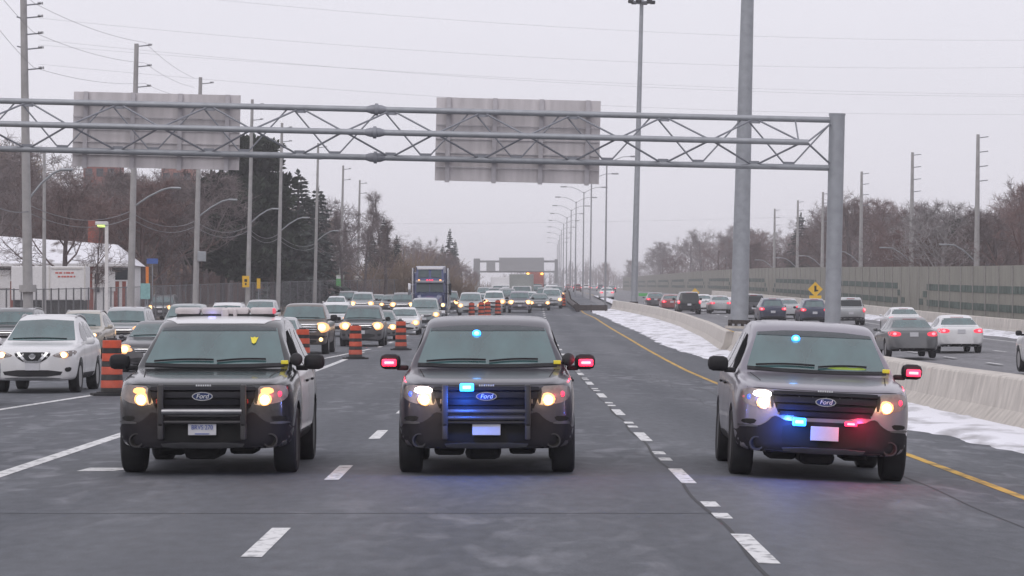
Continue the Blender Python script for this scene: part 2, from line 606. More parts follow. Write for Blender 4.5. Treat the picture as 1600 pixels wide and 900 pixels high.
m_rail = M("dark_rail", (.060, .048, .045), .7, .2, var=.3)
gr = thing('guardrail', 'dark low guardrail that closes the end of the median barrier', 'guardrail', (5.3, 250.4, zp(250.4)))
MB().box((1.3, 0, .34), (2.7, .16, .46)).build('rail_beam', m_rail, gr)
for k in range(3): MB().box((.1 + 1.2 * k, .18, .3), (.12, .12, .62)).build('post', m_rail, gr)
gr2 = thing('guardrail', 'long dark guardrail running up the median under the row of lamp poles', 'guardrail', (0, 251, 0))
g = MB(); PST = MB().box((0, 0, 0), (.15, .15, .7)).mesh('post'); PST.materials.append(m_rail)
ys = list(np.arange(251, 700, 8))
gx = pl([(250, 5.3), (300, 5.6), (418, 7.7), (800, 14.2)])
for a, b in zip(ys[:-1], ys[1:]):
    pa, pb = Vector((gx(a), a - 251, zp(a) + .45)), Vector((gx(b), b - 251, zp(b) + .45))
    g.tube(pa, pb, .22, n=6)
    o = bpy.data.objects.new('post', PST); COL.objects.link(o); o.parent = gr2; o.location = (gx(a) + .25, a - 251, zp(a) + .3)
g.build('rail_beam', m_rail, gr2)

# ------------------------------------------------------------------ noise wall
m_wall = M("noise_wall_concrete", (.27, .26, .225), .9, var=.14, scale=.8, stretch=(2, 2, .7), detail=7)
m_wallb = M("noise_wall_band", (.095, .125, .11), .85, var=.3, scale=1.3)
m_walls = M("noise_wall_post", (.29, .275, .26), .9, var=.12)
nw = thing('noise_wall', 'long grey noise wall with two rows of dark green blocks behind the opposite lanes', 'noise wall', (27.9, 90, 0))
wx = lambda y: 28.2 + .5 * shift(y) - 27.9
wb, wp, wc = MB(), MB(), MB()
y = 90
H_W = 3.75
i = 0
while y < 900:
    st = 1.0
    a, b = y, y + 5.0
    vv = []
    for q in (a, b):
        for dx in (0, .25):
            for z in (-.3, H_W): vv.append((wx(q) + dx, q - 90, zp(q) + z))
    wb.add(vv, [(0, 4, 5, 1), (2, 3, 7, 6), (1, 5, 7, 3), (0, 2, 6, 4), (0, 1, 3, 2), (4, 6, 7, 5)])
    wp.box((wx(a) + .1, a - 90, zp(a) + H_W / 2 - .1), (.32, .22, H_W + .12))
    for k in range(5):                            # one block per metre
        u = a + k + .5
        c = (u - 90) % 62
        rows = []
        if 8 <= c <= 54: rows = [(2.35, .42), (1.28, .42)]
        elif 6 <= c < 8 or 54 < c <= 56: rows = [(1.85, .42)]
        elif 3.8 <= c < 6 or 56 < c <= 58: rows = [(1.32, .42)]
        for (z, h) in rows:
            wc.box((wx(u) - .012, u - 90, zp(u) + z), (.05, .88, h))
    y = b
wb.build('panels', m_wall, nw)
wp.build('posts', m_walls, nw)
setp(wc.build('green_blocks', m_wallb, nw))

# ------------------------------------------------------------------ wire fence on the left
m_mesh = chainlink("chain_link_mesh")
m_post = M("fence_post", (.17, .17, .18), .6, .3)
fpx = [-60, 60, 170, 300, 450, 640]
fY = [136, 152, 178, 215, 265, 340]
fpts = []
for t in np.linspace(0, 1, 61):
    px = -60 + 700 * t
    Y = float(np.interp(px, fpx, fY))
    fpts.append((at(px, Y), Y))
fe = thing('wire_fence', 'grey chain link fence on thin posts behind the queue of cars', 'fence', (fpts[0][0], fpts[0][1], 0))
vv, ff, uu = [], [], []
u = 0
for i, (x, Y) in enumerate(fpts):
    if i: u += math.hypot(x - fpts[i - 1][0], Y - fpts[i - 1][1])
    vv += [(x - fpts[0][0], Y - fpts[0][1], zp(Y) - .02), (x - fpts[0][0], Y - fpts[0][1], zp(Y) + 2.45)]
    uu += [(u, 0), (u, 2.45)]
ff = [(2 * i, 2 * i + 2, 2 * i + 3, 2 * i + 1) for i in range(len(fpts) - 1)]
me = bpy.data.meshes.new('mesh_panel')
me.from_pydata(vv, [], ff)
uvl = me.uv_layers.new(name='UVMap')
for lp in me.loops: uvl.data[lp.index].uv = uu[lp.vertex_index]
link('wire_mesh', me, m_mesh, fe)
fr = MB()
for i in range(0, 61):
    x, Y = fpts[i]
    o = Vector((x - fpts[0][0], Y - fpts[0][1], zp(Y)))
    if i < 60:
        x2, Y2 = fpts[i + 1]
        fr.tube(o + Vector((0, 0, 2.45)), (x2 - fpts[0][0], Y2 - fpts[0][1], zp(Y2) + 2.45), .025, n=5)
    q = MB().tube((0, 0, -.3), (0, 0, 2.5), .045, n=6)
    q.build('post', m_post, fe, loc=o)
fr.build('top_rail', m_post, fe)

# ------------------------------------------------------------------ sign gantry over the road
GL = .0231
gy0 = 86.0
gx0 = at(1300, gy0)
ga = thing('sign_gantry', 'grey tubular truss gantry spanning the near lanes on a round column', 'gantry', (gx0, gy0, zp(gy0) + .82), lean=GL)
zb = zp(gy0) + .82
ZT, ZB, ZM, FD = zat(187.5, gy0) - zb, zat(262.5, gy0) - zb, zat(223.5, gy0 - .75) - zb, -.75
HC = zat(180, gy0) - zb
KX = gy0 / FPX
MB().tube((0, 0, -.8), (0, 0, HC), .225, n=28).build('column', m_galv, ga, smooth=40)
MB().lathe([(.24, 0), (.24, .05), (.001, .06)], 28, c=(0, 0, HC)).build('column_cap', m_galv, ga)
MB().tube((-27, 0, -.9), (-27, 0, HC), .225, n=28).build('column', m_galv, ga, smooth=40)

tb = MB()
tb.tube((-27, 0, ZT), (0, 0, ZT), .085, n=14); tb.build('top_chord', m_galv, ga, smooth=40)
tb = MB(); tb.tube((-27, 0, ZB), (0, 0, ZB), .085, n=14); tb.build('bottom_chord', m_galv, ga, smooth=40)
tb = MB(); tb.tube((-26, FD, ZM), (-.88, FD, ZM), .085, n=14); tb.build('front_chord', m_galv, ga, smooth=40)
wf, wu, wk = MB(), MB(), None
GUS = MB().box((0, 0, 0), (.30, .05, .10)).mesh('gusset_plate'); GUS.materials.append(m_galv_d)
P = 142 * KX
r_ = .028
x = -.12
nodesB, k = [], 0
def gus(mb, p):
    o = bpy.data.objects.new('gusset_plate', GUS); COL.objects.link(o); o.parent = ga; o.location = p
for k in range(-1, 11):
    xb = -2.35 - P * k                            # joints of the front face on the bottom chord
    xm = xb + P / 2
    if k >= 0:
        wf.tube((xb + .1, -.03, ZB + .06), (xm - .12, FD, ZM - .06), r_, n=6)
        gus(wk, (xb, -.02, ZB + .1))
    if k < 10:
        wf.tube((xm - P - .0 + .12 - 0, FD, ZM - .06), (xb - .1, -.03, ZB + .06), r_, n=6) if k >= 0 else None
    xt = xb + P / 2                               # joints of the upper face on the top chord
    if xm < -.9:
        wu.tube((xm + .12, FD, ZM + .06), (xm + P / 2 - .1, -.03, ZT - .06), r_, n=6) if xm + P / 2 < 0 else None
        wu.tube((xm - .12, FD, ZM + .06), (xm - P / 2 + .1, -.03, ZT - .06), r_, n=6)
        gus(wk, (xm - P / 2, -.02, ZT - .1))
    xv = xb + P / 4 + .35                         # flat zigzag at the back between top and bottom chords
    if xv < -.3:
        wf.tube((xv - .1, .03, ZB + .06), (xv - P / 2 + .1, .03, ZT - .06), r_ * .9, n=6)
        if xv + P / 2 < -.05: wf.tube((xv + .1, .03, ZB + .06), (xv + P / 2 - .1, .03, ZT - .06), r_ * .9, n=6)
        gus(wk, (xv, .03, ZB + .1))
wf.tube((-.92, FD, ZM), (-.1, 0, ZT - .05), .03, n=6)
wf.tube((-.92, FD, ZM), (-.1, 0, ZB + .05), .03, n=6)
wf.tube((-1.2, 0, ZT), (-1.15, FD, ZM), .025, n=6)
wf.build('web_diagonals', m_galv_d, ga, smooth=40)
wu.build('upper_diagonals', m_galv_d, ga, smooth=40)
for (yy, zz) in ((0, ZT), (FD, ZM), (0, ZB)):
    MB().lathe([(.085, -.28), (.13, -.14), (.135, -.05), (.175, -.045), (.175, .045), (.135, .05), (.13, .14), (.085, .28)], 18, 'x', (-720 * KX, yy, zz)).build('flange_coupling', m_galv_d, ga, smooth=30)
def sign_back(cx, w, z0, z1, nplank, label):
    sx, sz = cx - gx0, 0
    s = thing('road_sign', label, 'sign', (cx, gy0 + .42, (z0 + z1) / 2), lean=GL, group='sign backs on the near gantry')
    h = z1 - z0
    p = MB()
    for i in range(nplank):
        a = -h / 2 + h * i / nplank
        p.box((0, .03 + .002 * (i % 2), a + h / nplank / 2), (w, .05, h / nplank - .006))
        p.box((0, -.02, a + .018), (w, .07, .03))
    p.build('panel', m_alu, s)
    for k in range(4):
        xx = -w / 2 + w * (.075 + .283 * k)
        q = MB().box((xx, -.075, -.02), (.13, .012, h * 1.02)).box((xx, -.045, -.02), (.014, .06, h * 1.02)).box((xx, -.01, -.02), (.13, .012, h * 1.02))
        for zc in (ZT, ZB):
            q.box((xx, -.22, zc + zb - (z0 + z1) / 2 - GL * (cx - gx0)), (.16, .3, .09))
        q.build('rib', m_rib, s)
    return s
sign_back(at(809, gy0 + .4), 258 * KX, zat(284, gy0), zat(153, gy0), 6, 'blank back of the overhead sign panel above the middle police car')
sign_back(at(244, gy0 + .4), 262 * KX, zat(262, gy0), zat(144, gy0), 6, 'blank back of the overhead sign panel at upper left')

# far gantry
fg = 700
m_far = M("far_gantry_steel", (.30, .30, .31), .6, .3)
fo = thing('sign_gantry', 'distant overhead gantry with long sign panels above the queue', 'gantry', (at(745, fg), fg, zp(fg)))
k_ = fg / FPX
def fz(py): return zat(py, fg) - zp(fg)
MB().box((0, 0, fz(404) / 2), (1.5, 1.0, fz(404))).build('column', m_far, fo)
MB().box((63 * k_, 0, fz(408.5)), (122 * k_, .6, 3.0 * k_)).build('top_beam', m_far, fo)
MB().box((63 * k_, 0, fz(424.5)), (122 * k_, .6, 2.6 * k_)).build('bottom_beam', m_far, fo)
MB().box((124 * k_, 0, fz(404) / 2), (.7, .7, fz(404) - .3)).build('column', m_far, fo)
m_farsign = M("far_sign_back", (.36, .36, .37), .6, .1)
for (a, b, t, bo, lab) in ((780, 850, 402.5, 424, 'long grey sign panel on the distant gantry'), (760, 774, 409, 424, 'short grey sign panel on the distant gantry')):
    s = MB()
    for i in range(4):
        z0 = (bo - t) * k_
        s.box((0, 0, -z0 / 2 + z0 * (i + .5) / 4), ((b - a) * k_, .25, z0 / 4 - .03))
    s.box((0, .1, 0), ((b - a) * k_ - .1, .1, z0 - .1))
    setp(s.build('road_sign', m_farsign, loc=(at((a + b) / 2, fg), fg - .7, zat((t + bo) / 2, fg))), lab, 'sign')

# ------------------------------------------------------------------ tall floodlight masts in the median
def mast(px, py, Y, r0, r1, h, label):
    x = at(px, Y)
    z = zat(py, Y)
    t = thing('floodlight_mast', label, 'lamp mast', (x, Y, z), lean=.026)
    MB().tube((0, 0, 0), (0, 0, h), r0, r1, n=24).build('mast_shaft', m_galv, t, smooth=40)
    b = MB().lathe([(r0 * 1.25, 0), (r0 * 1.25, .06), (r0 * 1.05, .07), (r0, .16)], 24)
    for k in range(10):
        a = k * math.pi / 5
        b.tube((r0 * 1.15 * math.cos(a), r0 * 1.15 * math.sin(a), -.12), (r0 * 1.15 * math.cos(a), r0 * 1.15 * math.sin(a), .16), .035, n=6)
    b.build('base_flange', m_rail, t)
    return t
m1 = mast(1155, 506, YB + .6, .37, .19, 22, 'tallest and thickest grey floodlight mast standing on the median barrier')
MB().box((0, 0, -.14), (1.1, 1.0, .1)).build('base_plate', m_conc, m1)
m2 = mast(990.5, 474, YE + 2, .30, .16, 28.0, 'slimmer grey floodlight mast at the far end of the median barrier')
MB().tube((0, 0, -1.3), (0, 0, .05), .34, n=16).build('footing', m_conc, m2)
MB().lathe([(.3, 26.45), (.9, 26.55), (.9, 26.65), (.3, 26.75)], 16).build('lamp_ring', m_galv_d, m2)
for k in range(6):
    a = k * math.pi / 3 + .2
    q = MB().rbox((.98 * math.cos(a), .98 * math.sin(a), 26.65), (.5, .4, .32), .08)
    q.build('floodlight', m_black, m2)

# ------------------------------------------------------------------ median lamp poles with two arms
lamp_proto = None
mp_px = [(945.5, 300), (922, 352), (910.5, 405), (898.5, 455), (891, 505), (884.5, 560), (879.5, 620), (876, 690), (873.5, 765), (871.5, 850), (870, 940)]
m_pol2 = M("median_lamp_steel", (.33, .33, .35), .55, .35)
for i, (px, Y) in enumerate(mp_px):
    if lamp_proto is None:
        t = thing('street_lamp', '', 'street lamp', lean=.012)
        MB().tube((0, 0, -.1), (0, 0, 14.2), .11, .07, n=10).build('pole', m_pol2, t, smooth=40)
        for s in (-1, 1):
            MB().path([(0, 0, 14.0), (s * .7, 0, 14.45), (s * 1.6, 0, 14.8), (s * 2.4, 0, 14.85)], .034).build('arm', m_pol2, t)
            MB().rbox((s * 2.75, 0, 14.85), (.85, .34, .16), .05).build('lamp_head', m_pol2, t)
        lamp_proto = t
    else: t = copy_tree(lamp_proto)
    t.location = (at(px, Y), Y, zp(Y))
    t['label'] = 'nearest twin-arm lamp pole in the median, the tallest of its row' if i == 0 else ('second twin-arm lamp pole in the median row, just left of the nearest' if i == 1 else 'slim twin-arm lamp pole in the receding median row')
    t['group'] = 'twin-arm lamp poles along the median'

# ------------------------------------------------------------------ hydro poles on the left
tops = []
Lp = [(45, 127, -60, .21, 'thickest concrete utility pole with several insulator arms, at the left edge'),
      (203, 158, 65, .19, 'concrete utility pole with three insulators rising behind the left sign back'),
      (304.5, 186, 118, .18, 'concrete utility pole with a grey box below the left sign back'),
      (386.5, 217, 153, .17, 'concrete utility pole with a yellow sign, in front of the big pine'),
      (434, 240, 190, .17, 'concrete utility pole just right of the big pine trunk'),
      (491.5, 279, 222, .16, 'concrete utility pole between the pine and the slim bare trees'),
      (531.5, 310, 257, .16, 'concrete utility pole carrying the green and white sign'),
      (558, 337, 280, .16, 'concrete utility pole carrying the white route sign')]
for i, (px, Y, ty, rad, lab) in enumerate(Lp):
    x = at(px, Y)
    h = zat(ty, Y) - zp(Y)
    t = thing('utility_pole', lab, 'utility pole', (x, Y, zp(Y) - .1), group='utility poles along the wire fence', lean=(-.016 if i == 0 else .022))
    MB().tube((0, 0, 0), (0, 0, h), rad * 1.1, rad * .62, n=14).build('pole_shaft', m_polec, t, smooth=40)
    if i == 0:
        MB().tube((0, 0, 2.45), (0, 0, 2.75), rad * 1.75, rad * 1.75, n=14).build('collar', m_polec, t)
        spots = [(zat(y, Y) - zp(Y), s) for y, s in ((4, 1), (24, 1), (50, 1), (73, 1), (105, 1), (24, -1), (70, -1))]
    elif i == 1: spots = [(zat(y, Y) - zp(Y), 1) for y in (69, 101, 133)]
    else: spots = [(h - .4, 1), (h - 1.5, 1)]
    for (z, s) in spots:
        q = MB().tube((s * rad * .5, 0, z), (s * (.75 if s > 0 else .3), 0, z + (.08 if i else .05)), .03, n=6)
        q.build('insulator_arm', m_galv_d, t)
        if s > 0:
            q = MB()
            for k in range(4): q.lathe([(.02, -.02), (.06, -.015), (.06, .01), (.02, .02)], 10, 'x', (.62 + .06 * k, 0, z + (.1 if i else .07)))
            q.build('insulator', m_ins, t)
    tops.append((x, Y, h))
    if i < 8:                                     # curved street-light arm
        az = [zat(305, Y), zat(318, Y), zat(335, Y), zat(345, Y), zat(358, Y), zat(374, Y), zat(385, Y), zat(392, Y)][i] - zp(Y)
        ln = [66, 70, 58, 42, 42, 32, 26, 22][i] * Y / FPX
        ri = [43, 29, 27, 22, 21, 16, 13, 12][i] * Y / FPX
        MB().path([(rad * .7, 0, az), (ln * .35, 0, az + ri * .5), (ln * .65, 0, az + ri * .88), (ln * .85, 0, az + ri)], .05).build('lamp_arm', m_galv, t, smooth=50)
        MB().rbox((ln * .95, 0, az + ri - .01), (.55, .26, .12), .05).build('lamp_head', m_galv, t)
    if i == 2:
        MB().rbox((.34, -.1, zat(398, Y) - zp(Y)), (.5, .4, .62), .03).build('service_box', m_galv, t)
m_ysign = M("yellow_sign_face", (.80, .48, .03), .5, var=.05)
m_gsign = M("green_sign_face", (.10, .45, .12), .5, var=.05)
m_wsign = M("white_sign_face", (.72, .72, .72), .5, var=.05)
m_bsign = M("blue_sign_face", (.06, .12, .38), .5)
m_osign = M("orange_marker", (.75, .22, .04), .5)
m_blk = M("sign_black", (.02, .02, .02), .6)
def plate(name, px, py, Y, w, h, mat, label, post=True, poly=None, extra=None):
    x, z = at(px, Y), zat(py, Y)
    t = thing(name, label, 'sign', (x, Y, zp(Y)))
    hz = z - zp(Y)
    poly = poly or [(-w / 2, -h / 2), (w / 2, -h / 2), (w / 2, h / 2), (-w / 2, h / 2)]
    MB().prism(poly, -.015, .015, tf=lambda a, b, c: (a, c, hz + b)).build('sign_face', mat, t)
    if post: MB().tube((0, .06, -.2), (0, .06, hz + h / 2), .04, n=6).build('post', m_galv_d, t)
    if extra:
        for (ex, ey, ew, eh, em) in extra:
            MB().box((ex, -.022, hz + ey), (ew, .012, eh)).build('sign_marking', em, t)
    return t
plate('road_sign', 384, 440, 216.5, .5, .82, m_ysign, 'small yellow sign low on the pole in front of the pine', False, extra=[(0, .08, .2, .2, m_blk), (0, -.18, .12, .16, m_blk)])
plate('marker_post', 404, 443, 224, .26, .75, m_ysign, 'thin yellow marker post beside the pine pole', True)
plate('road_sign', 531.5, 438.5, 309.5, .82, 1.15, m_gsign, 'green sign with a white top on the utility pole', False, extra=[(0, .38, .8, .36, m_wsign)])
plate('road_sign', 559, 438, 336.5, 1.0, 1.05, m_wsign, 'white route sign plate on the last utility pole', False, extra=[(-.12, 0, .5, .1, m_galv_d), (.05, -.2, .6, .1, m_galv_d), (0, .22, .5, .1, m_galv_d)])
plate('road_sign', 238, 408, 200, .75, .35, m_bsign, 'small blue sign plate hung before the bare trees', True)
plate('marker_post', 230, 432, 185, .18, 1.2, m_osign, 'orange striped marker post near the house', True)
plate('utility_cabinet', 227, 455, 172, .55, .9, M("teal_box", (.25, .45, .45), .6), 'pale teal cabinet behind the wire fence', True)
dia = [(0, -.62), (.62, 0), (0, .62), (-.62, 0)]
t = plate('road_sign', 1274, 452, 250, 1.1, 1.1, m_ysign, 'yellow diamond warning sign with plate below, right of the gantry column', True, dia, extra=[(0, .05, .18, .5, m_blk), (.08, -.1, .3, .12, m_blk)])
MB().box((0, -.02, zat(467.5, 250) - zp(250)), (1.0, .03, .62)).build('plate', m_ysign, t)
plate('road_sign', 1086, 457, 420, 1.1, 1.1, m_ysign, 'smaller far yellow diamond warning sign above the black suv', True, dia)
plate('road_sign', 1006, 463, 430, 1.5, .9, m_gsign, 'small green guide sign beyond the slim mast', True)

# poles beyond the noise wall
for i, (px, Y, ty, lab) in enumerate([(1525, 218, 210, 'rightmost concrete utility pole behind the noise wall'), (1423, 258, 238, 'concrete utility pole behind the noise wall in front of the pale bare tree'),
      (1344, 300, 268, 'concrete utility pole behind the noise wall, right of the gantry column'), (1284, 345, 300, 'concrete utility pole hidden partly by the gantry column'), (1245, 381, 313, 'utility pole behind the noise wall, left of the gantry column'),
      (1209, 420, 326, 'farthest utility pole behind the noise wall')]):
    x = at(px, Y); h = zat(ty, Y) - zp(Y)
    t = thing('utility_pole', lab, 'utility pole', (x, Y, zp(Y)), group='utility poles behind the noise wall', lean=.012)
    MB().tube((0, 0, -.2), (0, 0, h), .25, .12, n=12).build('pole_shaft', m_polec, t, smooth=40)
    for k in range(4):
        z = h - .25 - 1.05 * k
        MB().tube((0, 0, z), (.75, 0, z + .1), .035, n=6).build('insulator_arm', m_galv_d, t)
    az = h * .22 + 1.2
    MB().path([(-.1, 0, az), (-.9, 0, az + .75), (-1.6, 0, az + 1.15), (-2.2, 0, az + 1.2)], .05).build('lamp_arm', m_galv, t)
    MB().rbox((-2.45, 0, az + 1.19), (.6, .26, .12), .05).build('lamp_head', m_galv, t)
for j, (px0, px1, y0, y1, Y) in enumerate(((570, 577, 453, 372, 380), (600, 607, 452, 388, 420))):
    x = at(px0, Y)
    t = thing('utility_pole', ('leaning brown wooden pole right of the route sign', 'farther brown wooden pole before the dark evergreens')[j], 'utility pole', (x, Y, zp(Y)), lean=.05)
    h = zat(y1, Y) - zp(Y)
    MB().tube((0, 0, -.2), (0, 0, h), .17, .11, n=8).build('pole_shaft', m_wood, t)
    MB().box((0, 0, h - .7), (1.6, .12, .12)).build('crossarm', m_wood, t)

t = thing('utility_pole', 'thin grey pole just right of the thick left pole', 'utility pole', (at(69, 168), 168, zp(168)))
MB().tube((0, 0, -.2), (0, 0, zat(236, 168) - zp(168)), .13, .08, n=10).build('pole_shaft', m_polec, t, smooth=40)
# wires
def wire(a, b, sag, r, label, group, n=14):
    a, b = Vector(a), Vector(b)
    pts = []
    for i in range(n + 1):
        t = i / n
        p = a.lerp(b, t)
        p.z -= sag * 4 * t * (1 - t)
        pts.append(p)
    o = MB()
    for i in range(n): o.tube(pts[i] - a, pts[i + 1] - a, r, n=4, caps=False)
    setp(o.build('overhead_wire', m_wire, loc=a), label, 'wire', group)
def P3(px, py, Y): return (at(px, Y), Y, zat(py, Y))
for (y0, y1, yb) in ((4, 66, 0), (50, 98, 0), (105, 130, 0)):
    wire(P3(52, y0, 127), P3(226, y1, 158), .25, .009, 'thin high wire between the thick left pole and the next pole', 'high wires on the left poles')
    wire(P3(226, y1, 158), P3(303, y1 * .45 + 92, 186), .2, .008, 'thin high wire over the left sign back', 'high wires on the left poles')
    wire(P3(52, y0, 127), P3(-60, y0 - 140, 105), .2, .008, 'thin high wire leaving the picture past the left pole', 'high wires on the left poles')
lowh = [305, 318, 335, 345, 358, 374, 385, 392]
for i in range(7):
    a, b = Lp[i], Lp[i + 1]
    for d in (15, 27):
        q0 = P3(a[0], lowh[i] + d * 130 / a[1], a[1]); q1 = P3(b[0], lowh[i + 1] + d * 130 / b[1], b[1])
        wire(q0, q1, .55, .020, 'low slack cable strung between utility poles in front of the trees', 'low cables on the left poles')
wire(P3(-40, 300, 115), P3(45, 330, 127), .3, .028, 'low slack cable at the left edge', 'low cables on the left poles')
for (ya, yb2, Y, sg) in ((28, 104, 170, 1.0), (62, 150, 172, .9), (100, 178, 174, .9), (-30, 62, 168, 1.0), (70, 148, 190, .7), (345, 322, 480, 1.5)):
    wire(P3(60, ya, Y), P3(1660, yb2, Y + 40), sg, .006 if Y < 400 else .014, 'faint thin wire crossing the grey sky above the highway', 'wires across the sky', 20)
# small lit yard lamp
ml = M("lit_yard_lamp", (.9, .9, .5), .4, emit=(.62, .9, .15), es=1.6)
m_whitep = M("white_painted_steel", (.72, .70, .70), .5, var=.06)
Yl = 150
t = thing('yard_lamp', 'white post with a lit yellow-green lamp box in front of the house', 'street lamp', (at(166.5, Yl), Yl, zp(Yl)))
hl = zat(352, Yl) - zp(Yl)
MB().box((0, 0, hl / 2 + .08), (.16, .16, hl)).build('post', m_whitep, t)
MB().rbox((-.24, 0, hl + .1), (.62, .3, .18), .03).build('lamp_housing', m_whitep, t)
MB().rbox((-.26, 0, hl - .04), (.38, .24, .1), .03).build('lamp_lens', ml, t)

# ------------------------------------------------------------------ houses
m_brick = M("red_brick", (.27, .085, .065), .85, var=.25, scale=9)
m_white = M("white_siding", (.74, .73, .74), .7, var=.05)
m_trim = M("pale_trim", (.62, .60, .58), .7)
m_dark = M("dark_window", (.03, .035, .045), .15)
m_roof = patchy("snowy_shingles", (.22, .20, .20), (.80, .80, .84), 1.1, (1, 1, 1), lo=.30, hi=.46, bump=.2)
Yh = 205
hx0, hx1 = at(-70, Yh), at(197, Yh)
hb = thing('house', 'low brick house with a snowy roof behind the wire fence', 'house', ((hx0 + hx1) / 2, Yh, zp(Yh)))
w = hx1 - hx0
hz = zat(413, Yh) - zp(Yh)
MB().box((0, 4, hz / 2), (w, 8, hz)).build('wall', m_white, hb)
bk = MB()
for (a, b_) in ((133, 146), (178, 186), (16, 22), (191, 197)): bk.box(((at(a, Yh) + at(b_, Yh)) / 2 - hb.location.x, -.02, hz / 2), ((b_ - a) * Yh / FPX, .06, hz - .1))
bk.build('brick_panels', m_brick, hb)
rt = zat(386, Yh) - zp(Yh)
rf = MB()
rf.add([(-w / 2 - .3, -.6, hz - .05), (w / 2 + .3, -.6, hz - .05), (w / 2 + .3, 8.6, hz - .05), (-w / 2 - .3, 8.6, hz - .05), (-w / 2 + 1.4, 3.4, rt + .9), (w / 2 - 1.2, 3.4, rt + .25), (w / 2 - 1.2, 4.8, rt + .25), (-w / 2 + 1.4, 4.8, rt + .9)],
       [(0, 1, 5, 4), (1, 2, 6, 5), (2, 3, 7, 6), (3, 0, 4, 7), (4, 5, 6, 7), (0, 3, 2, 1)])
rfo = rf.build('roof', m_roof, hb)
MB().box((at(133, Yh) - hb.location.x, 5, rt + 1.0), (.9, .9, 1.9)).build('chimney', m_brick, rfo)
MB().box((0, -.62, hz - .05), (w + .6, .08, .2)).build('eave_board', m_white, hb)
def hxl(px): return at(px, Yh) - hb.location.x
for (a, b, t0, b0, mm, nm) in ((147, 157, 424, 452, m_whitep, 'door'), (168, 178, 424, 455, m_white, 'panel'), (0, 14, 422, 450, m_white, 'panel')):
    zt, zz = zat(t0, Yh) - zp(Yh), zat(b0, Yh) - zp(Yh)
    d = MB().box(((hxl(a) + hxl(b)) / 2, -.05, (zt + zz) / 2), (hxl(b) - hxl(a) + .2, .1, zt - zz)).build(nm, mm, hb)
    if nm == 'door':
        MB().box(((hxl(a) + hxl(b)) / 2, -.11, zt - .5), (hxl(b) - hxl(a) - .12, .03, .75)).build('pane', m_dark, d)
        MB().box(((hxl(a) + hxl(b)) / 2, -.11, zt - 1.25), (hxl(b) - hxl(a) - .12, .03, .35)).build('pane', m_dark, d)
for px in (4, 112, 188):
    zt = zat(428, Yh) - zp(Yh)
    f = MB().box((hxl(px), -.03, zt), (1.3, .06, 1.0)).build('window', m_white, hb)
    MB().box((hxl(px), -.07, zt), (1.1, .04, .8)).build('pane', m_dark, f)
# white site trailer with faint red lettering
Yt = 192
tr = thing('site_trailer', 'long white site trailer with faint red lettering in front of the brick house', 'trailer', (at(75, Yt), Yt, zp(Yt)))
tw = (133 - 18) * Yt / FPX
t0, t1 = zat(469, Yt) - zp(Yt), zat(416, Yt) - zp(Yt)
MB().rbox((0, 1.2, (t0 + t1) / 2), (tw, 2.4, t1 - t0), .05).build('body', m_white, tr)
MB().box((tw * .26, -.03, t1 - .12), (tw * .42, .06, .1)).build('awning_rail', m_trim, tr)
MB().box((tw * .5, -.02, (t0 + t1) / 2), (.1, .06, t1 - t0 + .05)).box((tw * .02, -.02, (t0 + t1) / 2), (.08, .05, t1 - t0)).build('corner_post', m_trim, tr)
lt = MB()
rr = random.Random(2)
for row_ in range(2):
    xx = tw * (.12 + .03 * row_)
    while xx < tw * .36:
        wl = rr.uniform(.08, .2)
        lt.box((xx, -.012, t1 - .42 - .24 * row_), (wl, .02, .1))
        xx += wl + .05
lt.build('lettering', M("red_lettering", (.55, .12, .10), .6), tr)
MB().box((0, 1.2, t0 / 2), (tw * .94, 2, t0)).build('skirt', m_blk, tr)
for (px0, px1, t_, b_, Y, mm, lab) in ((130, 182, 255, 330, 520, m_brick, 'reddish brick block of flats above the trees behind the left sign back'), (252, 300, 262, 330, 540, M("pink_brick", (.36, .17, .14), .85), 'pinkish brick building among trees below the left sign back'), (118, 150, 366, 400, 300, m_brick, 'small red brick house behind the snowy roof')):
    b = thing('brick_building', lab, 'building', (at((px0 + px1) / 2, Y), Y, zp(Y)))
    hh = zat(t_, Y) - zp(Y); ww = (px1 - px0) * Y / FPX
    MB().box((0, 5, hh / 2), (ww, 10, hh)).build('wall', mm, b)
    MB().box((0, 5, hh + .15), (ww + .5, 10.5, .35)).build('roof', m_trim, b)
    for k in range(3):
        for j in range(3):
            f = MB().box((-ww / 2 + ww * (k + .5) / 3, -.04, hh - 1.6 - 3 * j), (1.2, .08, 1.4)).build('window', m_dark, b) if hh > 3 + 3 * j else None
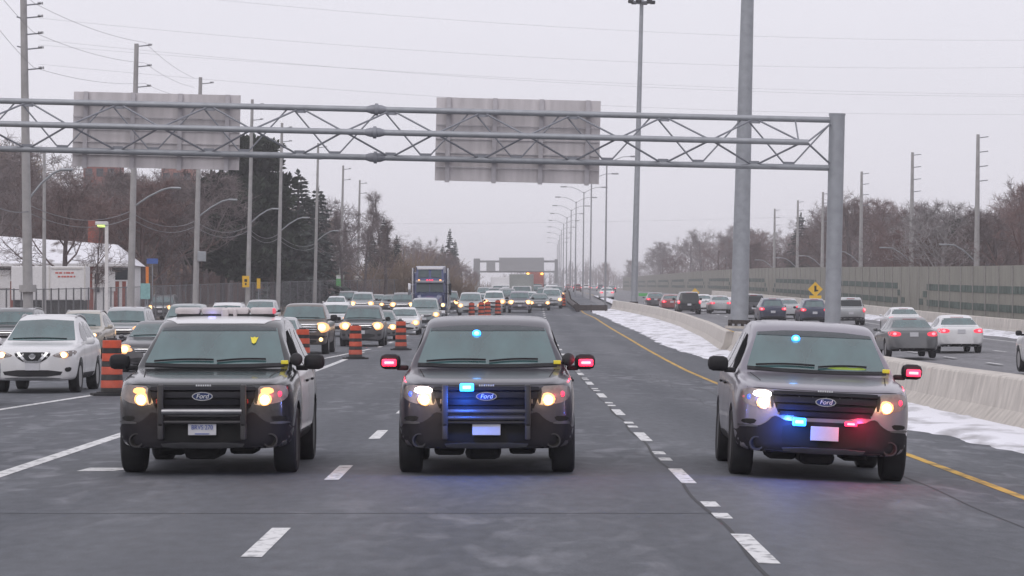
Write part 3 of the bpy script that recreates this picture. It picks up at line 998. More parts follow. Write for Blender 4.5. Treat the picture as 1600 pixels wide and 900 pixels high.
# ------------------------------------------------------------------ trees
def bark(name, col):
    return M(name, col, .9, var=.25, scale=3, spec=.2)
m_bark = [bark("bark_brown", (.105, .085, .085)), bark("bark_grey", (.15, .13, .135)), bark("bark_red_brown", (.14, .10, .098)), bark("bark_pale", (.30, .28, .285)), bark("bark_tan", (.16, .125, .10))]
m_twig = [bark("twigs_brown", (.15, .112, .108)), bark("twigs_grey", (.20, .168, .168)), bark("twigs_red_brown", (.19, .128, .120)), bark("twigs_pale", (.32, .30, .30)), bark("twigs_tan", (.26, .195, .145))]
def bare_tree(seed, form=0, twr=.017, dens=1.0):
    """unit-height-10 tree; returns trunk and crown meshes"""
    r = random.Random(seed)
    T, Cn = MB(), MB()
    def rv(s): return Vector((r.gauss(0, s), r.gauss(0, s), r.gauss(0, s)))
    def grow(p, d, ln, rad, lvl):
        mb = T if lvl == 0 else Cn
        segs = 6 if lvl == 0 else (3 if lvl < 3 else 2)
        n = (8, 5, 4, 3, 3)[lvl]
        pts = [p.copy()]
        dd = d.copy()
        for i in range(segs):
            dd = (dd + rv(.05 if lvl == 0 else .16) + Vector((0, 0, .10 if lvl else .05))).normalized()
            pts.append(pts[-1] + dd * ln / segs)
        for i in range(segs):
            t0, t1 = i / segs, (i + 1) / segs
            mb.tube(pts[i], pts[i + 1], rad * (1 - .62 * t0), rad * (1 - .62 * t1), n=n, caps=False)
        if lvl == 4: return
        if lvl == 0: cnt, lo = int(13 * dens), (.22 if form == 0 else .3)
        else: cnt, lo = int((0, 8, 7, 7)[lvl] * dens), .15
        for k in range(cnt):
            t = lo + (1 - lo) * (k + r.random()) / cnt
            f = t * segs
            i = min(segs - 1, int(f))
            q = pts[i].lerp(pts[i + 1], f - i)
            ax = (pts[i + 1] - pts[i]).normalized()
            side = ax.orthogonal().normalized()
            side.rotate(Matrix.Rotation(r.uniform(0, 6.283), 3, ax))
            if lvl == 0:
                up = (.75 + .5 * t) if form == 0 else (1.5 + .5 * t)
                nl = (4.6 * (1 - t) ** .7 + 1.3) * r.uniform(.8, 1.15) * (1 if form == 0 else .55)
                nr = rad * .42 * (1 - .5 * t)
            else:
                up = .8
                nl = ln * r.uniform(.36, .58) * (1.1 - .4 * t)
                nr = max(twr, rad * .5 * (1 - .5 * t))
            if lvl == 3: nl = r.uniform(.35, .7); nr = twr
            grow(q, (side + ax * up + rv(.15)).normalized(), nl, nr, lvl + 1)
    grow(Vector((0, 0, -.2)), Vector((r.uniform(-.05, .05), r.uniform(-.05, .05), 1)).normalized(), 8.0 if form == 0 else 9.6, .20, 0)
    return T.mesh('trunk', 50), Cn.mesh('crown')
def shrub(seed):
    r = random.Random(seed)
    mb = MB()
    for k in range(420):
        p = Vector((r.gauss(0, 2.4), r.gauss(0, .9), -.1))
        d = Vector((r.gauss(0, .3), r.gauss(0, .3), 1)).normalized()
        h = r.uniform(1.6, 5) * math.exp(-(p.x / 4.2) ** 2)
        q = p + d * h * .5
        mb.tube(p, q, .035, .025, n=3, caps=False)
        for j in range(9):
            a = p + d * h * r.uniform(.15, .6)
            mb.tube(a, a + Vector((r.gauss(0, .5), r.gauss(0, .5), r.uniform(.4, 1.4))), .02, .008, n=3, caps=False)
        mb.tube(q, p + Vector((d.x * 1.3, d.y * 1.3, d.z)) * h, .025, .01, n=3, caps=False)
    return mb.mesh('stems')
m_ndl = [M("pine_needles", (.040, .052, .036), .8, var=.5, scale=1.3, spec=.2), M("spruce_needles", (.050, .062, .056), .8, var=.45, scale=1.3, spec=.2)]
def conifer(seed, wide, pine=False):
    r = random.Random(seed)
    T, Cn = MB(), MB()
    T.tube((0, 0, -.2), (0, 0, 9.3), .20, .04, n=8)
    def spray(p, d, sz):
        d = d.normalized()
        a = d.orthogonal().normalized()
        a.rotate(Matrix.Rotation(r.uniform(0, 6.28), 3, d))
        w = sz * r.uniform(.16, .3)
        Cn.add([p - a * w * .4, p + d * sz * .6 - a * w, p + d * sz, p + d * sz * .55 + a * w, p + a * w * .4], [(0, 1, 2, 3, 4)])
    if pine:
        for k in range(60):
            t = r.uniform(.22, 1) ** .9
            z = 10 * t
            az = r.uniform(0, 6.28)
            ln = wide * (1.02 - t) ** .5 * r.uniform(.35, 1.15) + .3
            d = Vector((math.cos(az), math.sin(az), r.uniform(.0, .35)))
            p0 = Vector((0, 0, z * .93))
            p1 = p0 + d * ln
            T.tube(p0, p1, .06, .02, n=4, caps=False)
            for c in range(4):
                cc = p0.lerp(p1, r.uniform(.35, 1.02))
                rad = r.uniform(.35, .75)
                for j in range(95):
                    v = Vector((r.gauss(0, 1), r.gauss(0, 1), r.gauss(0, .55))).normalized()
                    spray(cc + Vector((v.x, v.y, v.z * .6)) * rad * r.uniform(.2, .9), v + Vector((0, 0, .35)), r.uniform(.3, .55))
    else:
        nt_ = 30
        for i in range(nt_):
            t = i / nt_
            z = .7 + 9.3 * t
            nb = int(11 - 5 * t)
            for k in range(nb):
                az = r.uniform(0, 6.28)
                ln = (wide * (1 - t) ** .85 + .12) * r.uniform(.65, 1.15)
                d = Vector((math.cos(az), math.sin(az), -.28 + .35 * t))
                p0 = Vector((0, 0, z))
                T.tube(p0, p0 + d * ln, .03, .01, n=3, caps=False)
                ns = int(12 + 26 * ln / wide)
                for j in range(ns):
                    f = r.uniform(.12, 1.0)
                    q = p0 + d * ln * f + Vector((0, 0, .12 * math.sin(f * 3)))
                    sd = Vector((r.gauss(0, .5), r.gauss(0, .5), r.uniform(-.75, .15))) + d * .7
                    spray(q, sd, r.uniform(.25, .55) * (.6 + .5 * (1 - t)))
        for j in range(14): spray(Vector((0, 0, 9.6 + .05 * j)), Vector((r.gauss(0, .4), r.gauss(0, .4), 1)), .3)
    return T.mesh('trunk', 50), Cn.mesh('crown')
BARE = [bare_tree(10 + i, 0, .013 + .002 * (i % 2), (.80, .88, .82, .92, .76)[i]) for i in range(5)] + [bare_tree(30 + i, 1, .013, .8) for i in range(2)]
CON = [conifer(3, 2.6), conifer(4, 2.1), conifer(8, 3.6, True), conifer(9, 3.0, True)]
SHR = [shrub(1), shrub(2)]
def ensure(me, m):
    if not len(me.materials): me.materials.append(m)
def plant(kind, idx, px, Y, top, label, group, mi=0, sx=1.0, rz=None, cat='tree'):
    x = at(px, Y)
    base = zp(Y) + (max(0, abs(x) - 45) * .02) - .1
    h = max(1.5, zat(top, Y) - base)
    s = h / 10.0
    t = thing({'b': 'bare_tree', 'c': 'evergreen_tree', 's': 'bare_shrub'}[kind], label, cat, (x, Y, base), rnd.uniform(0, 6.28) if rz is None else rz, group)
    if kind == 's':
        s = h / 5.0
        me = SHR[idx % 2]; ensure(me, m_twig[0])
        o = bpy.data.objects.new('stems', me); COL.objects.link(o); o.parent = t
        o.material_slots[0].link = 'OBJECT'; o.material_slots[0].material = m_twig[mi]
    else:
        tm, cm = (BARE if kind == 'b' else CON)[idx]
        for nm, me, mat in (('trunk', tm, m_bark[mi] if kind == 'b' else m_bark[0]), ('crown', cm, m_twig[mi] if kind == 'b' else m_ndl[mi])):
            ensure(me, mat)
            o = bpy.data.objects.new(nm, me); COL.objects.link(o); o.parent = t
            o.material_slots[0].link = 'OBJECT'; o.material_slots[0].material = mat
    t.scale = (s * sx, s * sx, s)
    return t
# single trees that stand out
plant('b', 0, 100, 199, 268, 'dark bare tree with spreading limbs right behind the white trailer', None, 0, 1.2)
plant('b', 5, 147, 190, 330, 'thin dark bare sapling before the house door', None, 0, .5)
plant('c', 2, 395, 262, 206, 'big dark pine with an irregular crown, the tallest evergreen', None, 0, .92, 1.2)
plant('c', 3, 348, 268, 268, 'broad dark pine just left of the tallest pine', None, 0, 1.15, .4)
plant('c', 3, 425, 258, 285, 'dark pine with low boughs against the tallest pine on its right', None, 0, 1.0, 2.4)
plant('c', 1, 466, 290, 274, 'dark narrow spruce right of the big pine', None, 1, 1.5)
plant('c', 0, 497, 318, 296, 'greyish spruce left of the slim bare trees', None, 1, 1.2)
plant('c', 1, 600, 345, 346, 'dark spruce left of the blue truck', None, 1, .9)
plant('c', 0, 582, 350, 372, 'low dark spruce beside the leaning pole', None, 1, 1.0)
plant('c', 1, 620, 365, 372, 'small dark spruce nearest the blue truck', None, 1, .9)
plant('c', 1, 703, 560, 361, 'pointed far spruce right of the blue truck', None, 1, .8)
plant('c', 0, 692, 575, 385, 'lower far spruce beside the pointed one right of the truck', None, 1, .8)
plant('c', 1, 711, 590, 378, 'far spruce on the right flank of the pointed one', None, 1, .8)
plant('b', 5, 601, 372, 300, 'slim tall bare tree with upright branches above the dark spruces', None, 1, .8)
plant('b', 3, 1466, 250, 305, 'pale grey bare tree standing out behind the noise wall', None, 3, 1.25)
plant('b', 2, 1442, 262, 318, 'second pale bare tree left of the palest one behind the noise wall', None, 3, 1.1)
plant('b', 5, 1612, 212, 235, 'tall thin bare tree at the right edge above the noise wall', None, 1, .7)
plant('c', 3, 1507, 275, 338, 'dark green pine among bare trees behind the noise wall', None, 0, 1.3)
plant('c', 0, 1252, 440, 338, 'dark evergreen behind the noise wall left of the gantry column', None, 1, 1.1)
GLt, GRt = 'bare trees behind the wire fence', 'bare trees behind the noise wall'
LT, RT_ = 'leafless brown tree in the wood behind the wire fence', 'leafless brown tree in the wood behind the noise wall'
lo = pl([(-40, 215), (0, 190), (40, 232), (90, 262), (160, 255), (230, 268), (300, 258), (360, 268), (470, 300), (540, 312), (600, 318), (625, 352), (650, 366), (680, 372), (700, 385), (725, 402), (760, 428)])
for rowi, (Y0, n, dy) in enumerate(((225, 9, 12), (262, 14, 14), (310, 22, 18), (385, 26, 25))):
    for k in range(n):
        px = -45 + (660 if rowi > 1 else (380 if rowi == 0 else 520)) * (k + rnd.random() * .9) / n
        if rowi == 0 and 15 < px < 90: continue
        if rowi < 2 and 300 < px < 480: continue
        Y = Y0 + rnd.uniform(-dy, dy)
        top = lo(px) + rnd.uniform(-10, 44) + (8 if rowi == 3 else 0)
        slim = 470 < px < 610
        plant('b', 5 + k % 2 if slim and rnd.random() < .7 else k % 5, px, Y, top, LT, GLt, (0, 1, 2, 4, 1)[rnd.randrange(5)], rnd.uniform(1.0, 1.35))
for k in range(16):
    px = 632 + 110 * (k + rnd.random()) / 16
    plant('b', k % 5, px, rnd.uniform(520, 640), lo(px) + rnd.uniform(0, 22), 'hazy far leafless tree right of the blue truck', 'far bare trees by the distant gantry', 1 + k % 2, 1.2)
ro = pl([(880, 436), (930, 424), (960, 412), (1000, 397), (1044, 376), (1089, 357), (1111, 349), (1178, 357), (1249, 346), (1311, 294), (1338, 300), (1400, 316), (1467, 318), (1511, 324), (1555, 314), (1587, 290), (1640, 262)])
for rowi, (X0, n, dx) in enumerate(((38, 18, 3), (47, 22, 4), (62, 25, 7), (84, 22, 8))):
    for k in range(n):
        px = 930 + 705 * (k + rnd.random() * .9) / n
        X = X0 + rnd.uniform(-dx, dx)
        Y = X * FPX / (px - 800)
        if Y > 1300: Y = 1300
        top = ro(px) + rnd.uniform(-8, 42) - (0 if rowi < 3 else 2)
        plant('b', k % 5, px, Y, top, RT_, GRt, (0, 2, 1, 2, 1)[rnd.randrange(5)], rnd.uniform(1.0, 1.4))
for k in range(20):
    px = -40 + 690 * (k + rnd.random()) / 20
    plant('s', k, px, rnd.uniform(285, 400), 385 + rnd.uniform(-25, 20), 'dense leafless brown shrub below the trees behind the wire fence', 'shrubs behind the wire fence', (2, 4)[k % 2], 1.1, rnd.uniform(-.3, .3), 'shrub')
for k in range(16):
    px = 1020 + 620 * (k + rnd.random()) / 16
    Y = 52 * FPX / (px - 800)
    plant('s', k, px, Y, np.interp(px, [1000, 1300, 1640], [408, 375, 350]) + rnd.uniform(-8, 12), 'dense leafless brown shrub behind the noise wall', 'shrubs behind the noise wall', 2 * (k % 2), 1.1, rnd.uniform(-.3, .3), 'shrub')
# far woods closing the view, many low distant crowns that read as one mass
r = random.Random(77)
fw = MB()
for k in range(2600):
    x = r.uniform(-420, 420)
    Y = 1700 + r.uniform(-120, 120)
    b = zp(Y) + abs(x) * .02
    h = (9 + 5 * math.sin(x * .05) + 3 * math.sin(x * .17 + 1)) * r.uniform(.6, 1.1)
    fw.tube((x, Y, b), (x + r.uniform(-.8, .8), Y, b + h), .3, .06, n=3, caps=False)
    for j in range(5):
        z = b + h * r.uniform(.2, .8)
        fw.tube((x, Y, z), (x + r.uniform(-2.6, 2.6), Y + r.uniform(-1, 1), z + h * r.uniform(.1, .3)), .14, .04, n=3, caps=False)
setp(fw.build('far_woods', m_twig[1]), kind='stuff')
# ------------------------------------------------------------------ vehicles
def pchip(tab):
    X = np.array([p[0] for p in tab], float); Y = np.array([p[1] for p in tab], float)
    h = np.diff(X); d = np.diff(Y) / h
    m = np.zeros(len(X))
    m[0], m[-1] = d[0], d[-1]
    for i in range(1, len(X) - 1):
        if d[i - 1] * d[i] > 0:
            w1, w2 = 2 * h[i] + h[i - 1], h[i] + 2 * h[i - 1]
            m[i] = (w1 + w2) / (w1 / d[i - 1] + w2 / d[i])
    def f(x):
        x = min(max(x, X[0]), X[-1])
        i = min(len(h) - 1, int(np.searchsorted(X, x, 'right')) - 1)
        t = (x - X[i]) / h[i]
        return float((2 * t ** 3 - 3 * t ** 2 + 1) * Y[i] + (t ** 3 - 2 * t ** 2 + t) * h[i] * m[i] + (-2 * t ** 3 + 3 * t ** 2) * Y[i + 1] + (t ** 3 - t ** 2) * h[i] * m[i + 1])
    return f
def chaikin(pts, it=2, closed=False):
    for _ in range(it):
        q = []
        n = len(pts)
        rng = range(n if closed else n - 1)
        if not closed: q.append(pts[0])
        for i in rng:
            a, b = pts[i], pts[(i + 1) % n]
            q.append(tuple(a[k] * .75 + b[k] * .25 for k in range(len(a))))
            q.append(tuple(a[k] * .25 + b[k] * .75 for k in range(len(a))))
        if not closed: q.append(pts[-1])
        pts = q
    return pts

# paint and trim
def paint(name, col, metal=.0, dirt=.45, rough=.30, dc=(.25, .24, .245)):
    return M(name, col, rough, metal, .04, 2, .5, .55, dirt=dirt, dirtcol=dc)
pt = dict(
    black=paint("black_paint", (.012, .014, .015), dirt=.30, rough=.18, dc=(.20, .178, .205)),
    charcoal=paint("charcoal_paint", (.050, .050, .056), .2, .45),
    midgrey=paint("lilac_grey_paint", (.22, .205, .24), .5, .26, dc=(.22, .20, .23)),
    dgrey=paint("dark_lilac_grey_paint", (.046, .044, .057), .4, .27, dc=(.20, .18, .215)),
    grey=paint("grey_paint", (.12, .125, .13), .3),
    silver=paint("silver_paint", (.42, .43, .44), .45, .35),
    white=paint("white_paint", (.70, .70, .71), 0, .30, dc=(.36, .34, .33)),
    beige=paint("beige_paint", (.42, .38, .32), .3, .3),
    navy=paint("navy_paint", (.025, .032, .07), .2),
    blue=paint("truck_blue_paint", (.03, .045, .14), .1, .3),
    brown=paint("brown_paint", (.10, .075, .06), .2),
    green=paint("greenish_silver_paint", (.26, .30, .30), .4, .3),
    red=paint("dark_red_paint", (.22, .03, .03), .1, .3))
m_glass = M("windshield_glass", (.038, .090, .092), .09, var=.35, scale=1.5, stretch=(1.6, 1, .5), ior=2.2)  # streaks in the base colour imitate uneven reflections on the pane
m_sglass = M("side_glass", (.012, .015, .017), .08, ior=1.6)
m_blkp = M("black_plastic", (.014, .014, .016), .6, var=.2, spec=.3, dirt=.14, dirtcol=(.16, .155, .16))
m_grb = M("grille_black", (.008, .008, .010), .6, spec=.2)
m_grb2 = M("grille_bar_black", (.012, .012, .017), .45, spec=.18)
m_open = M("open_window_dark", (.010, .010, .011), .9, spec=.05)
m_clad = M("grey_bumper_plastic", (.016, .015, .019), .65, var=.2, spec=.12, dirt=.11, dirtcol=(.17, .16, .17))
m_well = M("wheel_well_black", (.008, .008, .008), .9)
m_tyre = M("tyre_rubber", (.020, .020, .022), .8, var=.3, scale=5, dirt=.0)
m_rim = M("alloy_rim", (.40, .40, .41), .35, .7, dirt=.0)
m_rimd = M("black_steel_rim", (.05, .05, .052), .5, .3)
m_chrome = M("chrome_trim", (.62, .62, .63), .15, 1.0, var=.05)
m_lens_c = M("headlight_glass", (.22, .19, .18), .10, var=.25, scale=14, spec=.6)
m_bulb = M("lit_headlight", (1, .8, .5), .3, emit=(1.0, .74, .36), es=5.5)
m_bulbf = M("lit_headlight_far", (1, .8, .5), .3, emit=(1.0, .60, .22), es=3.2)
m_bulbw = M("lit_white_strobe", (1, 1, 1), .3, emit=(1.0, .86, .78), es=6)
m_halo = M("headlight_halo", (1, .6, .3), .3, emit=(1.0, .40, .13), es=1.0)  # glowing disc that imitates the orange halo around a lit headlight
m_llens = M("lit_headlight_lens", (.6, .45, .35), .2, emit=(1.0, .40, .12), es=1.0)
m_amber = M("lit_turn_signal", (1, .5, .2), .3, emit=(1.0, .34, .10), es=2.2)
m_tail = M("lit_tail_light", (.5, .02, .03), .25, emit=(1.0, .05, .10), es=.95)
m_tailb = M("lit_tail_bulb", (.8, .1, .1), .3, emit=(1.0, .18, .22), es=2.6)
m_taild = M("tail_lens", (.30, .015, .02), .2)
m_blue = M("lit_blue_strobe", (.1, .4, 1), .3, emit=(.04, .62, 2.2), es=2.2)
m_blued = M("blue_strobe_dim", (.05, .1, .9), .3, emit=(.05, .12, 1.0), es=1.2)
m_redl = M("lit_red_strobe", (1, .1, .2), .3, emit=(1.0, .025, .085), es=1.15)
m_redc = M("lit_red_core", (1, .4, .4), .3, emit=(1.0, .40, .42), es=1.6)
m_plate = M("plate_white", (.55, .55, .58), .5, var=.06, scale=9)
m_plblue = M("plate_lettering_blue", (.05, .09, .34), .5)
m_dkblue = M("emblem_blue", (.015, .03, .10), .3)
m_wtxt = M("emblem_lettering", (.75, .76, .78), .3, .3)
m_yel = M("yellow_plastic", (.80, .68, .05), .5)

def body_loft(T):
    L = T['L']
    fn = {k: pchip(T[k]) for k in ('W', 'zb', 'zh', 'zt', 'Wr', 'sx', 'sz')}
    zc = T.get('zc', .62)
    st = sorted(set([round(v, 4) for v in list(np.linspace(0, L, 76)) + [0, .01, .025, .045, .07, .1, .14, .19, L - .16, L - .11, L - .07, L - .04, L - .02, L - .008] + [p[0] for p in T['zt']]]))
    rings = []
    for s in st:
        W, zb, zh, zt, Wr = (fn[k](s) for k in ('W', 'zb', 'zh', 'zt', 'Wr'))
        d = max(.004, zt - zh)
        Wb = W - T.get('inb', .085)
        Wr = min(Wr, Wb - .03)
        half = [(0, zb), (W * .5, zb), (W - .2, zb), (W - .055, zb + .03), (W - .012, zb + .16), (W, zb + .52 * (zh - zb)), (W - .006, zb + .74 * (zh - zb)), (W - .03, zb + .93 * (zh - zb)), (W - .055, zh),
                (Wb, zh + .012 + .03 * d), (Wb + (Wr + .06 - Wb) * .5, zh + .42 * d), (Wr + .062, zh + .78 * d), (Wr + .022, zh + .945 * d), (Wr * .84, zh + .985 * d), (Wr * .4, zt), (0, zt)]
        half = chaikin(half, 2)
        kx, kz = fn['sx'](s), fn['sz'](s)
        half = [(x * kx, zc + (z - zc) * kz) for x, z in half]
        ring = half + [(-x, z) for x, z in half[-2:0:-1]]
        rings.append([(x, s - L / 2, z) for x, z in ring])
    n = len(rings[0])
    vv = [p for r_ in rings for p in r_]
    ff = []
    for i in range(len(rings) - 1):
        for k in range(n):
            a, b = i * n + k, i * n + (k + 1) % n
            ff.append((a, b, b + n, a + n))
    ff.append(tuple(range(n)))
    ff.append(tuple((len(rings) - 1) * n + k for k in range(n - 1, -1, -1)))
    return MB().add(vv, ff)
def with_arches(me, T):
    tmp = bpy.data.objects.new('tmp', me)
    COL.objects.link(tmp)
    cut = MB()
    for s in T['axles']:
        cut.lathe([(.001, -3), (T['tr'] + .055, -3), (T['tr'] + .055, 3), (.001, 3)], 40, 'x', (0, s - T['L'] / 2, T['tr'] + .005))
    cm = cut.mesh('cut')
    cm.materials.append(m_well); cm.materials.append(m_well)
    cm.polygons.foreach_set('material_index', [1] * len(cm.polygons))
    co = bpy.data.objects.new('cut', cm)
    COL.objects.link(co)
    # stop the cut short of the middle so the floor stays whole
    md = tmp.modifiers.new('b', 'BOOLEAN')
    md.operation = 'DIFFERENCE'
    md.object = co
    md.solver = 'EXACT'
    dg = bpy.context.evaluated_depsgraph_get()
    out = bpy.data.meshes.new_from_object(tmp.evaluated_get(dg))
    bpy.data.objects.remove(tmp); bpy.data.objects.remove(co)
    out.polygons.foreach_set('use_smooth', [True] * len(out.polygons))
    out.set_sharp_from_angle(angle=R(38))
    return out

class Car:
    def __init__(s, name, T):
        s.T, s.L = T, T['L']
        s.root = thing(name, '', 'car')
        mb = body_loft(T)
        me = mb.mesh('shell')
        bm = bmesh.new(); bm.from_mesh(me)
        s.bvh = BVHTree.FromBMesh(bm)
        bm.free()
        out = with_arches(me, T)
        out.materials.clear()
        out.materials.append(pt['grey']); out.materials.append(m_well)
        s.body = bpy.data.objects.new('body', out)
        COL.objects.link(s.body); s.body.parent = s.root
        s.painted = [s.body]
    def hit(s, axis, u, v, off=0.0):
        o, d = {'F': (Vector((u, -9, v)), Vector((0, 1, 0))), 'B': (Vector((u, 9, v)), Vector((0, -1, 0))),
                'L': (Vector((-9, u - s.L / 2, v)), Vector((1, 0, 0))), 'R': (Vector((9, u - s.L / 2, v)), Vector((-1, 0, 0))),
                'T': (Vector((u, v - s.L / 2, 9)), Vector((0, 0, -1)))}[axis]
        p, n, i, _ = s.bvh.ray_cast(o, d)
        if p is None:
            q = {'F': Vector((u, -s.L / 2, v)), 'B': Vector((u, s.L / 2, v)), 'L': Vector((-1, u - s.L / 2, v)), 'R': Vector((1, u - s.L / 2, v)), 'T': Vector((u, v - s.L / 2, s.T['H']))}[axis]
            p, n, i, _ = s.bvh.find_nearest(q)
        if n.dot(d) > 0: n = -n
        return p + n * off, n
    def panel(s, name, axis, poly, mat, off=.006, thick=.012, res=.09, rnd_=1, parent=None, mb=None, mi=0):
        if rnd_: poly = chaikin([tuple(p) for p in poly], rnd_, True)
        bm = bmesh.new()
        vs_ = [bm.verts.new((p[0], p[1], 0)) for p in poly]
        f = bm.faces.new(vs_)
        bmesh.ops.triangulate(bm, faces=[f])
        for _ in range(6):
            lg = [e for e in bm.edges if e.calc_length() > res]
            if not lg: break
            bmesh.ops.subdivide_edges(bm, edges=lg, cuts=1)
            bmesh.ops.triangulate(bm, faces=[q for q in bm.faces if len(q.verts) > 3])
        bm.verts.index_update()
        top, low = [], []
        for v in bm.verts:
            p, n = s.hit(axis, v.co.x, v.co.y)
            top.append(p + n * off); low.append(p + n * (off - thick))
        N = len(top)
        ff = [[v.index for v in q.verts] for q in bm.faces]
        for e in bm.edges:
            if len(e.link_faces) == 1: 
                a, b = e.verts[0].index, e.verts[1].index
                ff.append([a, b, b + N, a + N])
        bm.free()
        out = mb or MB()
        out.add(top + low, ff, mi)
        if mb: return None
        return out.build(name, mat, parent or s.root, smooth=40)
    def both(s, name, axis, poly, mat, **k):
        if axis in 'LR':
            return [s.panel(name, 'L', poly, mat, **k), s.panel(name, 'R', poly, mat, **k)]
        return [s.panel(name, axis, poly, mat, **k), s.panel(name, axis, [(-x, y) for x, y in poly], mat, **k)]
    def bulb(s, x, z, r, mat, parent, name='bulb', off=.012, flat=.45, axis='F', sx=1.0, sz=1.0):
        p, n = s.hit(axis, x, z, off)
        return MB().ball((0, 0, 0), r, n=12, sc=(sx, flat, sz)).build(name, mat, parent, smooth=80, loc=p)
    def lamp(s, p, col, w, parent, rad=.04):  # extra point lamp floating ahead of a light, imitates its lens halo
        d = bpy.data.lights.new('added_glow', 'POINT')
        d.energy, d.color, d.shadow_soft_size = w, col, rad
        o = bpy.data.objects.new('added_glow', d)
        COL.objects.link(o); o.parent = parent; o.location = p
        return o
    def seams(s, lines, w=.010, name='shut_lines', mat=None):
        mb = MB()
        for axis, pts in lines:
            q = []
            for i in range(len(pts) - 1):
                for k in range(8):
                    t = k / 8
                    q.append((pts[i][0] * (1 - t) + pts[i + 1][0] * t, pts[i][1] * (1 - t) + pts[i + 1][1] * t))
            q.append(pts[-1])
            hp = [s.hit(axis, u, v, .0015) for u, v in q]
            for i in range(len(hp) - 1):
                (a, na), (b, nb) = hp[i], hp[i + 1]
                if (b - a).length > .5: continue
                d = (b - a).normalized()
                sa, sb = na.cross(d).normalized() * w / 2, nb.cross(d).normalized() * w / 2
                mb.add([a - sa, a + sa, b + sb, b - sb], [(0, 1, 2, 3)])
        return mb.build(name, mat or m_well, s.root)
    def wheels(s, rim=None, spokes=5):
        T = s.T
        tr, tw, x0 = T['tr'], T['tw'], T['track']
        w = thing_part('wheel', s.root)
        ty = MB().lathe([(tr * .64, -tw / 2 + .02), (tr * .90, -tw / 2), (tr * .975, -tw * .43), (tr, -tw * .33), (tr, tw * .33), (tr * .975, tw * .43), (tr * .90, tw / 2), (tr * .64, tw / 2 - .02)], 36, 'x')
        for k in range(3): pass
        tyre = ty.build('tyre', m_tyre, w, smooth=35)
        rm = MB().lathe([(tr * .66, tw / 2 - .015), (tr * .60, tw / 2 - .02), (tr * .57, tw / 2 - .09), (.001, tw / 2 - .11)], 28, 'x')
        for k in range(spokes):
            a = 2 * math.pi * k / spokes
            rot = Matrix.Rotation(a, 3, 'X')
            rm.box(rot @ Vector((tw / 2 - .05, 0, tr * .33)), (.04, tr * .20, tr * .56), rot=rot)
        rm.lathe([(.001, tw / 2 - .015), (tr * .16, tw / 2 - .02), (tr * .17, tw / 2 - .07)], 14, 'x')
        rimo = rm.build('rim', rim or m_rim, w, smooth=30)
        pos = [(sx * (x0 / 2), ax - s.L / 2, tr - .006) for sx in (1, -1) for ax in T['axles']]
        for i, p in enumerate(pos):
            q = w if i == 0 else copy_tree(w, s.root)
            q.location = p
            q.rotation_euler = (0, 0, 0 if p[0] > 0 else math.pi)
    def mirrors(s, sc, z, x0, x1, h, mat, cap=None):
        for sg in (-1, 1):
            c = Vector((sg * (x0 + x1) / 2, sc - s.L / 2, z))
            mb = MB().rbox(c, (x1 - x0, .17, h), .055)
            mb.box((sg * (x0 - .05), c.y + .02, z - h * .32), (.16, .07, .06))
            o = mb.build('mirror', mat, s.root, smooth=40)
            if cap == 'painted': s.painted.append(o)
def thing_part(name, parent):
    o = bpy.data.objects.new(name, None)
    o.empty_display_size = .1
    COL.objects.link(o); o.parent = parent
    return o
FONT_DG = None
def text_mesh(txt, size, shear=0.0, depth=.004):
    cu = bpy.data.curves.new('txt', 'FONT')
    cu.body = txt; cu.size = size; cu.shear = shear; cu.extrude = depth
    cu.align_x = 'CENTER'; cu.align_y = 'CENTER'
    o = bpy.data.objects.new('txt', cu)
    COL.objects.link(o)
    dg = bpy.context.evaluated_depsgraph_get()
    me = bpy.data.meshes.new_from_object(o.evaluated_get(dg))
    bpy.data.objects.remove(o)
    return me

# ---- profile tables
SX = [(0, .42), (.012, .52), (.035, .66), (.08, .80), (.16, .905), (.30, .965), (.5, .99), (.8, 1), (9, 1)]
SZ = [(0, .70), (.012, .80), (.035, .90), (.08, .96), (.18, 1), (9, 1)]
def tables(L, H, W, zh, zt, Wr, tr, tw, axles, track, zbf=.27, rear=.0, inb=.085, zc=.62):
    sx = [p for p in SX if p[0] < 1] + [(L - .9, 1), (L - .35, .985), (L - .15, .955), (L - .05, .92), (L - .015, .88), (L, .80)]
    sz = [p for p in SZ if p[0] < 1] + [(L - .25, 1), (L - .08, .985), (L - .02, .95), (L, .86)]
    return dict(L=L, H=H, W=[(0, W - .02), (.6, W - .005), (1, W), (L - 1.2, W), (L - .3, W - .02), (L, W - .04)], zb=[(0, zbf), (.5, zbf), (L - .6, zbf + .02), (L, zbf + .12)], zh=zh, zt=zt, Wr=Wr, sx=sx, sz=sz, tr=tr, tw=tw, axles=axles, track=track, inb=inb, zc=zc)
T_POL = tables(5.0, 1.76, .995,
    [(0, .93), (.1, .985), (.3, 1.03), (1.2, 1.10), (2.2, 1.13), (4.2, 1.17), (4.8, 1.16), (5, 1.1)],
    [(0, .96), (.06, 1.00), (.16, 1.035), (.5, 1.09), (1.0, 1.135), (1.28, 1.16), (1.36, 1.205), (2.02, 1.655), (2.2, 1.715), (2.6, 1.755), (3.3, 1.765), (4.2, 1.73), (4.55, 1.66), (4.85, 1.24), (5, 1.16)],
    [(0, .72), (1.0, .76), (1.36, .82), (2.02, .685), (2.6, .68), (4.4, .64), (5, .66)], .375, .255, [.94, 3.80], 1.72, .30)
